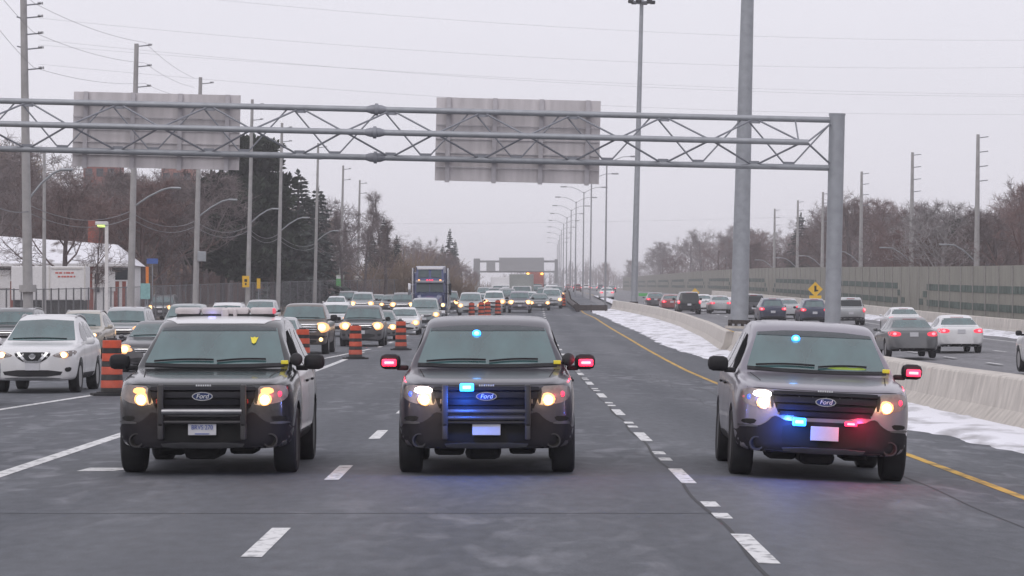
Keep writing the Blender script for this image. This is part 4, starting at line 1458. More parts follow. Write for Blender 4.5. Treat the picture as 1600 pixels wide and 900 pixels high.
T_XO = tables(4.63, 1.70, .92,
    [(0, .84), (.1, .90), (.3, .94), (1.1, 1.02), (2.2, 1.06), (3.9, 1.12), (4.45, 1.1), (4.63, 1.05)],
    [(0, .86), (.06, .90), (.2, .96), (.6, 1.03), (1.05, 1.075), (1.15, 1.10), (2.05, 1.59), (2.3, 1.655), (2.8, 1.695), (3.4, 1.68), (3.95, 1.60), (4.4, 1.15), (4.63, 1.08)],
    [(0, .66), (1.0, .70), (1.15, .74), (2.05, .60), (2.8, .58), (3.9, .55), (4.63, .6)], .355, .235, [.92, 3.62], 1.60)
T_SUV = tables(4.75, 1.78, .95,
    [(0, .92), (.1, .98), (.3, 1.02), (1.2, 1.07), (2.2, 1.10), (4.2, 1.13), (4.6, 1.12), (4.75, 1.08)],
    [(0, .95), (.06, .99), (.16, 1.03), (.6, 1.08), (1.15, 1.12), (1.25, 1.16), (1.85, 1.66), (2.1, 1.74), (2.8, 1.78), (4.0, 1.76), (4.38, 1.70), (4.62, 1.16), (4.75, 1.12)],
    [(0, .70), (1.1, .73), (1.25, .80), (1.85, .68), (2.8, .66), (4.2, .65), (4.75, .68)], .37, .25, [.90, 3.68], 1.66)
T_VAN = tables(5.1, 1.80, .98,
    [(0, .86), (.1, .93), (.3, .98), (1.0, 1.05), (2.2, 1.08), (4.5, 1.12), (4.95, 1.1), (5.1, 1.06)],
    [(0, .88), (.06, .93), (.2, .99), (.6, 1.07), (.95, 1.115), (1.05, 1.15), (2.05, 1.69), (2.3, 1.755), (3.0, 1.80), (4.4, 1.78), (4.75, 1.72), (4.98, 1.14), (5.1, 1.09)],
    [(0, .70), (.95, .74), (1.05, .80), (2.05, .70), (3, .68), (4.6, .66), (5.1, .7)], .345, .225, [.96, 4.02], 1.70)
T_SED = tables(4.8, 1.46, .915,
    [(0, .68), (.1, .74), (.3, .79), (1.2, .88), (2.2, .93), (3.9, .97), (4.6, .96), (4.8, .90)],
    [(0, .70), (.06, .75), (.2, .81), (.7, .895), (1.25, .955), (1.4, .99), (2.2, 1.365), (2.5, 1.435), (2.9, 1.455), (3.3, 1.42), (3.55, 1.36), (4.15, 1.06), (4.35, 1.03), (4.7, 1.0), (4.8, .93)],
    [(0, .66), (1.2, .70), (1.4, .74), (2.2, .58), (2.9, .56), (3.5, .56), (4.15, .68), (4.8, .66)], .325, .215, [.93, 3.71], 1.57, .22, zc=.52)
T_PU = tables(5.85, 1.92, .99,
    [(0, 1.08), (.1, 1.14), (.3, 1.17), (1.3, 1.20), (2.3, 1.22), (3.9, 1.24), (4.1, 1.26), (5.7, 1.28), (5.85, 1.24)],
    [(0, 1.12), (.06, 1.16), (.16, 1.20), (.6, 1.24), (1.35, 1.27), (1.45, 1.31), (2.05, 1.80), (2.3, 1.885), (2.9, 1.92), (3.5, 1.90), (3.75, 1.85), (3.98, 1.34), (4.1, 1.30), (5.7, 1.32), (5.85, 1.27)],
    [(0, .72), (1.3, .74), (1.45, .82), (2.05, .70), (2.9, .68), (3.7, .68), (4.0, .8), (5.85, .8)], .40, .27, [1.0, 4.6], 1.72, .36, zc=.72)

# ---- the three police cars
def police(kind, body, rim):
    c = Car('police_suv', T_POL)
    s, L = c, c.L
    c.body.material_slots[0].material = body
    ws = c.panel('windshield', 'F', [(-.80, 1.225), (-.4, 1.212), (0, 1.208), (.4, 1.212), (.80, 1.225), (.665, 1.618), (.35, 1.645), (0, 1.652), (-.35, 1.645), (-.665, 1.618)], m_glass, off=.004, rnd_=0)
    # tinted band and inside mirror
    c.panel('tint_band', 'F', [(-.665, 1.585), (.665, 1.585), (.652, 1.618), (.35, 1.645), (0, 1.652), (-.35, 1.645), (-.652, 1.618)], M("tint_band", (.035, .045, .05), .12, ior=1.6), off=.007, rnd_=0, parent=ws)
    c.panel('cowl', 'F', [(-.80, 1.186), (-.4, 1.172), (0, 1.168), (.4, 1.172), (.80, 1.186), (.80, 1.222), (.4, 1.209), (0, 1.205), (-.4, 1.209), (-.80, 1.222)], m_blkp, off=.008, rnd_=0)
    for (a, b) in (((-.70, 1.23), (-.02, 1.245)), ((.02, 1.23), (.58, 1.252))):
        q = [c.hit('F', a[0] + (b[0] - a[0]) * t / 8, a[1] + (b[1] - a[1]) * t / 8 + .012 * math.sin(math.pi * t / 8), .022)[0] for t in range(9)]
        MB().path(q, .011, n=6).build('wiper', m_blkp, c.root)
    # side windows
    for poly in ([(1.62, 1.16), (2.15, 1.57), (2.55, 1.60), (2.58, 1.16)], [(2.68, 1.16), (2.66, 1.605), (3.35, 1.60), (3.42, 1.17)], [(3.52, 1.175), (3.46, 1.595), (4.1, 1.555), (4.42, 1.20)]):
        c.both('side_window', 'L', poly, m_open if poly[0][0] < 2 else m_sglass, off=.004, rnd_=1)
    # grille with bars, emblem
    g = c.panel('grille', 'F', [(-.60, .985), (.60, .985), (.585, .90), (.50, .70), (-.50, .70), (-.585, .90)], m_grb, off=.004, rnd_=1)
    for z, w_, h_ in ((.955, .585, .018), (.89, .565, .028), (.815, .535, .028), (.745, .505, .024)):
        c.panel('grille_bar', 'F', [(-w_, z - h_), (w_, z - h_), (w_ - .01, z + h_), (-w_ + .01, z + h_)], m_grb2, off=.028, thick=.03, rnd_=0, parent=g)
    p, n = c.hit('F', 0, .872, .04)
    em = thing_part('emblem', g); em.location = p
    el = lambda a, b, k=32: [(a * math.cos(2 * math.pi * i / k), b * math.sin(2 * math.pi * i / k)) for i in range(k)]
    MB().prism(el(.116, .048), -.012, .004, tf=lambda a, b, d: (a, -d, b)).build('rim', m_chrome, em)
    MB().prism(el(.103, .038), 0, .008, tf=lambda a, b, d: (a, -d, b)).build('field', m_dkblue, em)
    tm = text_mesh('Ford', .072, .25)
    tm.transform(Matrix.Translation((0, -.012, 0)) @ Matrix.Rotation(R(90), 4, 'X'))
    link('lettering', tm, m_wtxt, em)
    lt = MB()
    for k in range(7):
        p, n = c.hit('F', -.075 + .025 * k, .995, .006)
        lt.box(p, (.017, .006, .018))
    lt.build('hood_lettering', m_wtxt, c.root)
    # headlights
    hl = c.both('headlight', 'F', [(.60, .988), (.73, .995), (.885, 1.005), (.925, .93), (.91, .85), (.80, .80), (.565, .775), (.575, .85)], m_lens_c, off=.006, res=.05)
    for i, h in enumerate(hl):
        sg = 1 if i == 0 else -1
        c.panel('lamp_bezel', 'F', [(sg * x, z) for x, z in ((.575, .97), (.615, .97), (.60, .80), (.57, .80))], m_blkp, off=.009, parent=h)
        b = c.bulb(sg * .675, .842, .052, m_bulb, h, sx=1, sz=1.05, off=.03, flat=.35)
        c.bulb(sg * .672, .85, .088, m_halo, h, 'halo_disc', off=.008, flat=.18, sz=.85)
        c.lamp((sg * .675, b.location.y - .16, .842), (1, .60, .28), 1.4, h, .05)
        if kind == 'A':
            c.panel('turn_signal', 'F', [(sg * x, z) for x, z in ((.64, .90), (.635, .965), (.76, .975), (.78, .915))], m_amber, off=.010, parent=h, res=.05)
        elif sg < 0:
            c.panel('turn_signal', 'F', [(sg * x, z) for x, z in ((.60, .91), (.60, .975), (.78, .985), (.80, .915))], m_bulbw, off=.012, parent=h, res=.05)
            c.lamp((sg * .7, b.location.y - .2, .94), (1, .84, .76), 3.5, h, .06)
        if not (kind == 'A' and sg < 0):
            mm, cc = (m_redl, (1, .05, .1)) if sg > 0 else (m_blued, (.1, .2, 1))
            c.bulb(sg * .835, .905, .026 if sg > 0 else .022, mm, h, 'corner_strobe', off=.012, sz=1.3)
            c.lamp((sg * .84, b.location.y - .02, .905), cc, .35, h, .03)
    # bumper
    bp_ = c.panel('front_bumper', 'F', [(0, .66), (.44, .66), (.50, .70), (.57, .71), (.63, .64), (.73, .585), (.97, .565), (.99, .42), (.985, .31), (.80, .275), (0, .275)] + [(-x, z) for x, z in ((.80, .275), (.985, .31), (.99, .42), (.97, .565), (.73, .585), (.63, .64), (.57, .71), (.50, .70), (.44, .66))], m_clad, off=.010, res=.08, rnd_=1)
    c.panel('air_intake', 'F', [(-.46, .655), (.46, .655), (.47, .42), (.42, .385), (-.42, .385), (-.47, .42)], m_well, off=.013, parent=bp_)
    c.panel('lip', 'F', [(-.47, .375), (.47, .375), (.43, .325), (-.43, .325)], M("dull_silver_plastic", (.10, .10, .105), .45, .3), off=.022, parent=bp_)
    MB().rbox((-.04, -L / 2 + .75, .25), (.40, .9, .16), .07).rbox((-.42, -L / 2 + .9, .265), (.34, .7, .12), .05).rbox((.40, -L / 2 + .85, .27), (.30, .7, .10), .045).tube((-.7, -L / 2 + .94, .33), (.7, -L / 2 + .94, .33), .045, n=8).build('underbody', m_well, c.root)
    for sg in (-1, 1):
        p, n = c.hit('F', sg * .735, .395, .012)
        MB().lathe([(.080, .03), (.080, -.012), (.066, -.012), (.052, .02), (.001, .026)], 20, 'y', p, mats=[0, 0, 1, 1]).build('fog_lamp', [M('fog_ring', (.035, .034, .037), .5), m_well], bp_, smooth=40)
        c.panel('corner_pocket', 'F', [(sg * x, z) for x, z in ((.74, .665), (.90, .66), (.915, .615), (.78, .60))], m_well, off=.004)
        c.panel('corner_trim', 'F', [(sg * x, z) for x, z in ((.74, .60), (.93, .605), (.94, .578), (.73, .575))], M("dull_silver_plastic", (.10, .10, .105), .45, .3), off=.014)
    # plate
    p, n = c.hit('F', 0, .53, .045)
    pw = thing_part('licence_plate', c.root); pw.location = (0, p.y - .01, .535)
    MB().rbox((0, 0, 0), (.31, .012, .158), .004).build('plate', m_plate, pw)
    if kind == 'A':
        tm = text_mesh('BRVS·270', .070, 0)
        tm.transform(Matrix.Translation((0, -.010, .006)) @ Matrix.Rotation(R(90), 4, 'X') @ Matrix.Scale(.86, 4, (1, 0, 0)))
        link('lettering', tm, m_plblue, pw)
        MB().box((0, -.008, .060), (.10, .004, .012)).box((0, -.008, -.064), (.16, .004, .010)).build('small_print', m_plblue, pw)
    # mirrors
    mm = m_blkp
    for sg in (-1, 1):
        mb = MB().rbox((sg * 1.125, 1.62 - L / 2, 1.235), (.235, .19, .175), .06)
        mb.rbox((sg * .985, 1.63 - L / 2, 1.165), (.14, .09, .06), .02)
        mo = mb.build('mirror', mm, c.root, smooth=45)
        if kind == 'B' or (kind == 'C' and sg > 0):
            sb = MB().rbox((sg * 1.135, 1.515 - L / 2, 1.225), (.17, .035, .085), .015).build('mirror_strobe', m_redl, mo)
            MB().rbox((sg * 1.135, 1.495 - L / 2, 1.225), (.11, .02, .03), .008).build('strobe_core', m_redc, sb)
            c.lamp((sg * 1.16, 1.36 - L / 2, 1.24), (1, .03, .08), 4, mo, .04)
    if kind in 'AB':
        sp = thing_part('spotlight', c.root); sp.location = (.93, 1.43 - L / 2, 1.265)
        MB().ball((0, 0, 0), .075, n=18).build('lamp_shell', m_blkp, sp, smooth=80)
        MB().tube((0, .05, -.02), (-.02, .22, -.03), .02).build('arm', m_blkp, sp)
    # body lines
    c.seams([('T', [(-.70, .45), (-.74, .9), (-.77, 1.25)]), ('T', [(.70, .45), (.74, .9), (.77, 1.25)]), ('F', [(-.86, 1.012), (-.3, 1.0), (0, .998), (.3, 1.0), (.86, 1.012)])] +
            [(a, [(1.5, .42), (1.46, .8), (1.5, 1.10)]) for a in 'LR'] + [(a, [(2.63, .40), (2.63, 1.12)]) for a in 'LR'] + [(a, [(3.5, .62), (3.62, .9), (3.55, 1.12)]) for a in 'LR'], w=.012)
    for a in 'LR':
        for u in (2.35, 3.2):
            p, n = c.hit(a, u, 1.0, .02)
            MB().rbox(p, (.03, .17, .03), .01).build('door_handle', m_blkp, c.root)
    c.both('sill_trim', 'L', [(1.42, .32), (3.32, .32), (3.32, .44), (1.42, .44)], m_clad, off=.012)
    if kind == 'A':
        for ax in 'LR':
            c.panel('front_door', ax, [(1.515, .46), (2.615, .46), (2.615, 1.135), (1.64, 1.135), (1.50, 1.09), (1.475, .8)], pt['white'], off=.007, rnd_=0, res=.07)
            c.panel('rear_door', ax, [(2.645, .46), (3.40, .46), (3.47, .64), (3.60, .9), (3.53, 1.14), (2.645, 1.135)], pt['white'], off=.007, rnd_=0, res=.07)
        c.panel('roof', 'T', [(-.68, 2.08), (0, 2.05), (.68, 2.08), (.65, 3.2), (.60, 4.3), (-.60, 4.3), (-.64, 3.2)], pt['white'], off=.006, res=.1)
        lb = thing_part('light_bar', c.root); lb.location = (0, 2.72 - L / 2, 1.80)
        MB().rbox((0, 0, -.035), (1.16, .26, .03), .01).build('base', m_blkp, lb)
        m_lbc = M("light_bar_clear_lens", (.55, .50, .50), .2, spec=.6)
        for k, (x, mm2) in enumerate(((-.44, m_lbc), (-.14, m_lbc), (.14, m_lbc), (.44, m_lbc))):
            MB().rbox((x, 0, .02), (.285, .29, .085), .03).build('lens', mm2, lb, smooth=45)
        MB().rbox((.57, -.04, .02), (.05, .2, .07), .02).build('red_lens', M("red_bar_lens", (.75, .12, .16), .25, emit=(1, .1, .15), es=.35), lb)
        MB().rbox((-.57, -.04, .02), (.05, .2, .07), .02).build('grey_lens', m_lbc, lb)
        MB().rbox((0, -.12, .0), (.09, .1, .1), .02).rbox((.12, -.12, .0), (.05, .1, .1), .02).build('centre_module', m_lbc, lb)
        MB().box((-.2, -.07, -.045), (.55, .1, .012)).build('blue_underlight', M("violet_underlight", (.1, .08, .5), .4, emit=(.2, .15, 1), es=.4), lb)
        c.lamp((-.15, -.20, -.02), (.25, .25, 1), .2, lb, .05)
        for x in (-.42, .42): MB().box((x, 0, -.07), (.05, .2, .08)).build('foot', m_blkp, lb)
        # crest on the glass
        p, n = c.hit('F', .42, 1.475, .012)
        MB().prism([(-.045, .035), (-.02, .028), (0, .038), (.02, .028), (.045, .035), (.022, -.03), (0, -.042), (-.022, -.03)], -.002, .002, tf=lambda a, b, d: (p.x + a, p.y - d + b * 1.5, p.z + b)).build('dash_crest', m_yel, ws)
    if kind in 'AB':
        pb = thing_part('push_bumper', c.root)
        m_pb = M("push_bumper_steel", (.035, .034, .036), .45, .3, dirt=.35, dirtcol=(.2, .19, .2))
        y0 = -L / 2 - .09
        for sg in (-1, 1):
            MB().rbox((sg * .455, y0, .78), (.065, .06, .46), .012).rbox((sg * .455, y0 + .07, .5), (.06, .2, .18), .012).build('upright', m_pb, pb, smooth=40)
            MB().rbox((sg * .455, y0 + .03, .985), (.06, .05, .06), .012).build('cap', m_pb, pb)
            MB().rbox((sg * .50, y0 + .03, .83), (.014, .03, .05), .005).build('side_strobe', m_taild if kind == 'A' else m_lens_c, pb)
        if kind == 'A':
            MB().tube((-.44, y0 - .01, .715), (.44, y0 - .01, .715), .036, n=14).build('crossbar', M("worn_steel_bar", (.30, .30, .31), .3, .9), pb, smooth=40)
        else:
            MB().tube((-.44, y0, .715), (.44, y0, .715), .03, n=14).build('crossbar', m_pb, pb, smooth=40)
            MB().tube((-.44, y0, .645), (.44, y0, .645), .026, n=14).build('crossbar', m_pb, pb, smooth=40)
        MB().tube((-.44, y0 + .02, .60), (.44, y0 + .02, .60), .02, n=10).build('lower_bar', m_pb, pb, smooth=40)
    # yellow tag low on the windshield
    p, n = c.hit('F', .80, 1.215, .02)
    MB().rbox(p, (.085, .03, .045), .008).build('yellow_tag', m_yel, c.root)
    def strobe(x, z, w, h, mat, core, col, watts, y=None, off=.05):
        p, n = c.hit('F', x, z, off)
        if y is not None: p.y = y
        st_ = MB().rbox((p.x, p.y, z), (w, .05, h), .015).build('strobe_light', mat, c.root)
        if core: MB().rbox((p.x, p.y - .025, z), (w * .6, .02, h * .42), .008).build('strobe_core', core, st_)
        c.lamp((p.x * (1.1 if kind == 'B' else 1.45), p.y - (.18 if kind == 'B' else .13), z - (.09 if kind == 'B' else .0)), col, watts, st_, .04)
    BL, RD = (.03, .16, 1), (1, .02, .10)
    m_bcore = M("lit_blue_core", (.5, .9, 1), .3, emit=(.25, 1.0, 2.0), es=2)
    if kind in 'BC':
        p, n = c.hit('F', -.13 if kind == 'B' else -.22, 1.545, .02)
        o = MB().ball((0, 0, 0), .046, n=14, sc=(1.1, .4, .9)).build('strobe_light', m_blue, ws, smooth=80, loc=p)
        MB().ball((0, -.015, 0), .028, n=10, sc=(1.1, .4, .9)).build('strobe_core', m_bcore, o, smooth=80)
        c.lamp((p.x, p.y - .12, p.z + .02), BL, .9, o, .05)
    if kind == 'B':
        strobe(-.215, .985, .155, .088, m_blue, m_bcore, BL, 27, y=-L / 2 - .09)
    if kind == 'C':
        strobe(-.285, .655, .15, .09, m_blue, m_bcore, BL, 17, off=.055)
        strobe(.285, .655, .14, .055, m_redl, m_redc, RD, 9, off=.055)
        vest = M("hi_vis_green", (.30, .42, .06), .5)
        c.panel('vest_glimpse', 'F', [(.10, 1.225), (.60, 1.225), (.52, 1.262), (.42, 1.245), (.32, 1.262), (.2, 1.258)], vest, off=.006, parent=ws)
    c.wheels(rim)
    return c
def place(root, px, py, s_contact, rz=0.0, toward=True, Y=None):
    g = gp(px, py)
    return g
PA = police('A', pt['black'], m_rimd)
PB = police('B', pt['dgrey'], m_rimd)
PC = police('C', pt['midgrey'], m_rimd)
for (c, px, py, lab, rz, roll) in ((PA, 328, 738, 'black and white police suv with roof light bar, push bumper and lettered plate', 0, 0),
                                   (PB, 761, 738, 'dark unmarked police suv with a bright blue light on its grille and red mirror lights', 0, 0),
                                   (PC, 1279, 746.5, 'grey unmarked police suv with blue and red lights below its grille', R(-1.0), CFALL)):
    g = gp(px, py)
    y = g.y + .15 + c.L / 2 - c.T['axles'][0]
    c.root.location = (g.x, y, gz(g.x, y - 1.3))
    c.root.rotation_euler = (0, roll, rz)
    setp(c.root, lab, 'police car', 'police cars abreast across the lanes')
# ------------------------------------------------------------------ everyday traffic: one prototype of each kind, then copies
def civ(name, T, spec, view):
    c = Car(name, T)
    L = c.L
    if view == 'front':
        ws = spec['ws']
        zb, zt, xb, xt = ws
        c.panel('windshield', 'F', [(-xb, zb), (0, zb - .02), (xb, zb), (xt, zt), (0, zt + .03), (-xt, zt)], m_glass, off=.010, rnd_=0, res=.06)
        q = [c.hit('F', -xb * .85 + xb * 1.6 * t / 8, zb + .02 + .015 * math.sin(t * .4), .02)[0] for t in range(9)]
        MB().path(q, .012, n=4).build('wiper', m_blkp, c.root)
        hl = c.both('headlight', 'F', spec['hl'], m_lens_c if spec.get('near') else m_llens, off=.006, res=.08)
        for i, h in enumerate(hl):
            sg = 1 if i == 0 else -1
            x, z, r_ = spec['bulb']
            c.bulb(sg * x, z, r_ * (1.6 if spec.get('near') else 2.5), m_halo, h, 'halo_disc', off=.012, flat=.15, sx=1.2, sz=.8)
            c.bulb(sg * x, z, r_ * (1 if spec.get('near') else 1.5), m_bulb if spec.get('near') else m_bulbf, h, off=.02, flat=.4, sx=1.15)
        g = c.panel('grille', 'F', spec['grille'], m_blkp, off=.006, res=.1)
        for (x0, z, h_) in spec.get('bars', ()):
            c.panel('grille_bar', 'F', [(-x0, z - h_), (x0, z - h_), (x0, z + h_), (-x0, z + h_)], m_chrome, off=.02, thick=.02, rnd_=0, parent=g)
        if 'vee' in spec:
            for sg in (-1, 1):
                c.panel('grille_chevron', 'F', [(sg * x, z) for x, z in ((.30, .885), (.37, .885), (.15, .655), (0, .645), (0, .695), (.12, .70))], m_chrome, off=.022, thick=.02, rnd_=0, parent=g)
            p, n = c.hit('F', 0, .79, .03)
            MB().lathe([(.052, -.01), (.066, -.012), (.066, .012), (.052, .01), (.052, -.01)], 24, 'y', p).box((p.x, p.y - .005, p.z), (.15, .016, .026)).build('emblem', m_chrome, g)
        if 'intake' in spec:
            c.panel('air_intake', 'F', spec['intake'], m_blkp, off=.008, res=.1)
        if 'fog' in spec:
            for f in c.both('fog_pocket', 'F', spec['fog'], m_blkp, off=.008): pass
        if 'foglit' in spec:
            x, z, r_ = spec['foglit']
            for sg in (-1, 1): c.bulb(sg * x, z, r_, m_bulbf, c.root, 'fog_lamp', .02)
        if 'skid' in spec: c.panel('skid_plate', 'F', spec['skid'], m_rim, off=.012, res=.1)
        if 'clad' in spec: c.panel('lower_cladding', 'F', spec['clad'], m_clad, off=.005, res=.1)
        z = spec['plate']
        p, n = c.hit('F', 0, z, .02)
        MB().rbox((0, 0, 0), (.30, .012, .15), .004).build('licence_plate', m_plate, c.root, loc=(0, p.y, z))
    else:
        zb, zt, xb, xt = spec['rw']
        c.panel('rear_window', 'B', [(-xb, zb), (xb, zb), (xt, zt), (0, zt + .015), (-xt, zt)], spec.get('rglass', m_glass), off=.004, rnd_=0, res=.12)
        tl = c.both('tail_light', 'B', spec['tl'], m_tail, off=.006, res=.08)
        for i, h in enumerate(tl):
            sg = 1 if i == 0 else -1
            x, z, r_ = spec['tb']
            c.bulb(sg * x, z, r_, m_tailb, h, off=.012, flat=.4, axis='B', sx=1.3)
        z = spec['plate']
        p, n = c.hit('B', 0, z, .012)
        MB().rbox((0, 0, 0), (.30, .012, .15), .004).build('licence_plate', m_plate, c.root, loc=(0, p.y, z))
        c.panel('lower_valance', 'B', spec['val'], m_blkp, off=.006, res=.1)
        if 'trim' in spec: c.panel('trunk_trim', 'B', spec['trim'], m_chrome, off=.012, rnd_=0)
        if 'high' in spec:
            MB().rbox((0, L / 2 - spec['high'][1], spec['high'][0]), (.5, .03, .035), .01).build('high_brake_light', m_taild, c.root)
        MB().tube((.5, L / 2 - .25, .30), (.5, L / 2 - .02, .28), .035, n=10).build('exhaust_pipe', m_chrome, c.root)
    for poly in spec['sw']:
        c.both('side_window', 'L', poly, m_sglass, off=.004, res=.15)
    if 'sclad' in spec: c.both('sill_trim', 'L', spec['sclad'], m_clad, off=.008, res=.2, rnd_=0)
    if 'rails' in spec:
        s0, s1, x, z = spec['rails']
        for sg in (-1, 1):
            pts = [(sg * x, s0 + (s1 - s0) * t / 6 - L / 2, c.hit('T', sg * x, s0 + (s1 - s0) * t / 6)[0].z + (.035 if 0 < t < 6 else .0)) for t in range(7)]
            MB().path(pts, .022, n=6).build('roof_rail', spec.get('railm', m_rim), c.root)
    sc, zm, x0, x1, hm = spec['mir']
    c.mirrors(sc, zm, x0, x1, hm, pt['grey'] if spec.get('mpaint') else m_blkp, 'painted' if spec.get('mpaint') else None)
    c.seams([(a, [(u, spec['sz'][0]), (u, spec['sz'][1])]) for a in 'LR' for u in spec['doors']], w=.012)
    c.wheels()
    return c
XO_SW = [[(1.72, 1.09), (2.18, 1.47), (2.55, 1.53), (2.58, 1.10)], [(2.66, 1.10), (2.64, 1.535), (3.2, 1.52), (3.38, 1.13)], [(3.46, 1.14), (3.30, 1.50), (3.7, 1.44), (3.98, 1.18)]]
SUV_SW = [[(1.62, 1.13), (2.02, 1.58), (2.45, 1.62), (2.48, 1.14)], [(2.58, 1.14), (2.56, 1.62), (3.25, 1.62), (3.32, 1.16)], [(3.42, 1.17), (3.36, 1.61), (4.05, 1.58), (4.28, 1.19)]]
VAN_SW = [[(1.65, 1.12), (2.2, 1.58), (2.6, 1.63), (2.62, 1.12)], [(2.72, 1.12), (2.7, 1.64), (3.55, 1.64), (3.6, 1.14)], [(3.7, 1.14), (3.65, 1.63), (4.4, 1.61), (4.68, 1.18)]]
SED_SW = [[(1.85, .98), (2.28, 1.28), (2.62, 1.345), (2.64, .985)], [(2.72, .985), (2.70, 1.35), (3.15, 1.335), (3.55, 1.20), (3.62, 1.0)]]
PU_SW = [[(1.78, 1.28), (2.15, 1.72), (2.65, 1.78), (2.68, 1.28)], [(2.78, 1.28), (2.76, 1.78), (3.5, 1.76), (3.6, 1.29)]]
FR = dict(
    crossover=dict(T=T_XO, ws=(1.13, 1.545, .74, .60), hl=[(.40, .80), (.52, .86), (.84, .93), (.89, .89), (.86, .81), (.66, .755)], bulb=(.66, .825, .055), grille=[(-.40, .88), (.40, .88), (.36, .78), (.17, .655), (-.17, .655), (-.36, .78)], vee=1,
        intake=[(-.66, .50), (.66, .50), (.58, .36), (-.58, .36)], fog=[(.68, .55), (.82, .57), (.80, .47), (.70, .46)], skid=[(-.62, .345), (.62, .345), (.56, .31), (-.56, .31)], plate=.57, sw=XO_SW, sclad=[(1.42, .30), (3.12, .30), (3.12, .42), (1.42, .42)], rails=(2.3, 3.9, .60, 1.7), mir=(1.65, 1.11, .93, 1.11, .15), mpaint=1, sz=(.4, 1.05), doors=(1.52, 2.62, 3.42), near=1),
    suv=dict(T=T_SUV, ws=(1.19, 1.60, .79, .67), hl=[(.50, .84), (.52, .95), (.86, .98), (.88, .86), (.70, .80)], bulb=(.68, .885, .09), grille=[(-.48, .96), (.48, .96), (.44, .72), (-.44, .72)], bars=((.45, .90, .016), (.44, .82, .016), (.5, .965, .016)), intake=[(-.6, .56), (.6, .56), (.55, .38), (-.55, .38)], fog=[(.68, .55), (.84, .56), (.82, .45), (.70, .45)], plate=.62, sw=SUV_SW, rails=(2.1, 4.1, .68, 1.78), mir=(1.6, 1.18, .97, 1.18, .18), sz=(.4, 1.08), doors=(1.5, 2.52, 3.4)),
    minivan=dict(T=T_VAN, ws=(1.175, 1.66, .80, .68), hl=[(.50, .74), (.56, .86), (.86, .92), (.90, .80), (.72, .73)], bulb=(.72, .815, .075), grille=[(-.46, .84), (.46, .84), (.42, .66), (-.42, .66)], bars=((.44, .80, .014), (.43, .72, .014)), intake=[(-.6, .50), (.6, .50), (.55, .33), (-.55, .33)], plate=.56, sw=VAN_SW, mir=(1.65, 1.16, .98, 1.17, .16), sz=(.35, 1.05), doors=(1.5, 2.66, 3.65)),
    sedan=dict(T=T_SED, ws=(1.0, 1.33, .73, .59), hl=[(.44, .60), (.50, .70), (.84, .75), (.87, .65), (.66, .58)], bulb=(.68, .655, .07), grille=[(-.42, .69), (.42, .69), (.36, .56), (-.36, .56)], bars=((.40, .65, .012), (.38, .60, .012)), intake=[(-.62, .42), (.62, .42), (.55, .28), (-.55, .28)], fog=[(.66, .42), (.80, .43), (.79, .34), (.68, .34)], plate=.47, sw=SED_SW, mir=(1.75, .99, .92, 1.08, .13), mpaint=1, sz=(.32, .93), doors=(1.6, 2.68, 3.6)),
    pickup=dict(T=T_PU, ws=(1.335, 1.77, .81, .68), hl=[(.62, .92), (.63, 1.10), (.92, 1.12), (.93, .94), (.80, .90)], bulb=(.77, 1.01, .10), grille=[(-.60, 1.12), (.60, 1.12), (.58, .78), (-.58, .78)], bars=((.60, 1.12, .025), (.58, 1.03, .02), (.58, .94, .02), (.58, .85, .02)), intake=[(-.6, .56), (.6, .56), (.55, .42), (-.55, .42)], foglit=(.74, .56, .075), clad=[(-.94, .72), (.94, .72), (.96, .62), (.60, .58), (-.60, .58), (-.96, .62)], plate=.64, sw=PU_SW, mir=(1.75, 1.36, 1.0, 1.26, .24), sz=(.5, 1.2), doors=(1.6, 2.72, 3.7)))
RE = dict(
    sedan=dict(T=T_SED, rw=(1.08, 1.33, .70, .57), tl=[(.46, .80), (.47, .92), (.82, .95), (.87, .90), (.85, .78), (.6, .77)], tb=(.68, .86, .05), plate=.84, val=[(-.80, .36), (.80, .36), (.76, .22), (-.76, .22)], sw=SED_SW, mir=(1.75, .99, .92, 1.08, .13), mpaint=1, sz=(.32, .93), doors=(1.6, 2.68, 3.6), high=(1.365, 1.28)),
    suv=dict(T=T_SUV, rw=(1.20, 1.60, .72, .64), rglass=m_sglass, tl=[(.74, .84), (.74, 1.12), (.88, 1.14), (.91, .95), (.90, .82)], tb=(.82, 1.0, .07), plate=.78, val=[(-.86, .55), (.86, .55), (.84, .36), (-.84, .36)], sw=SUV_SW, rails=(2.1, 4.1, .68, 1.78), mir=(1.6, 1.18, .97, 1.18, .18), sz=(.4, 1.08), doors=(1.5, 2.52, 3.4), high=(1.70, .30)),
    crossover=dict(T=T_XO, rw=(1.17, 1.52, .66, .58), tl=[(.54, .92), (.56, 1.06), (.86, 1.10), (.88, .98), (.84, .88)], tb=(.74, .99, .06), plate=.80, val=[(-.80, .52), (.80, .52), (.78, .32), (-.78, .32)], sw=XO_SW, rails=(2.3, 3.9, .60, 1.7), mir=(1.65, 1.11, .93, 1.11, .15), sz=(.4, 1.05), doors=(1.52, 2.62, 3.42), high=(1.64, .55)))
PROTO = {}
USED = set()
NAMES = dict(crossover='crossover_car', suv='suv', minivan='minivan', sedan='sedan_car', pickup='pickup_truck')
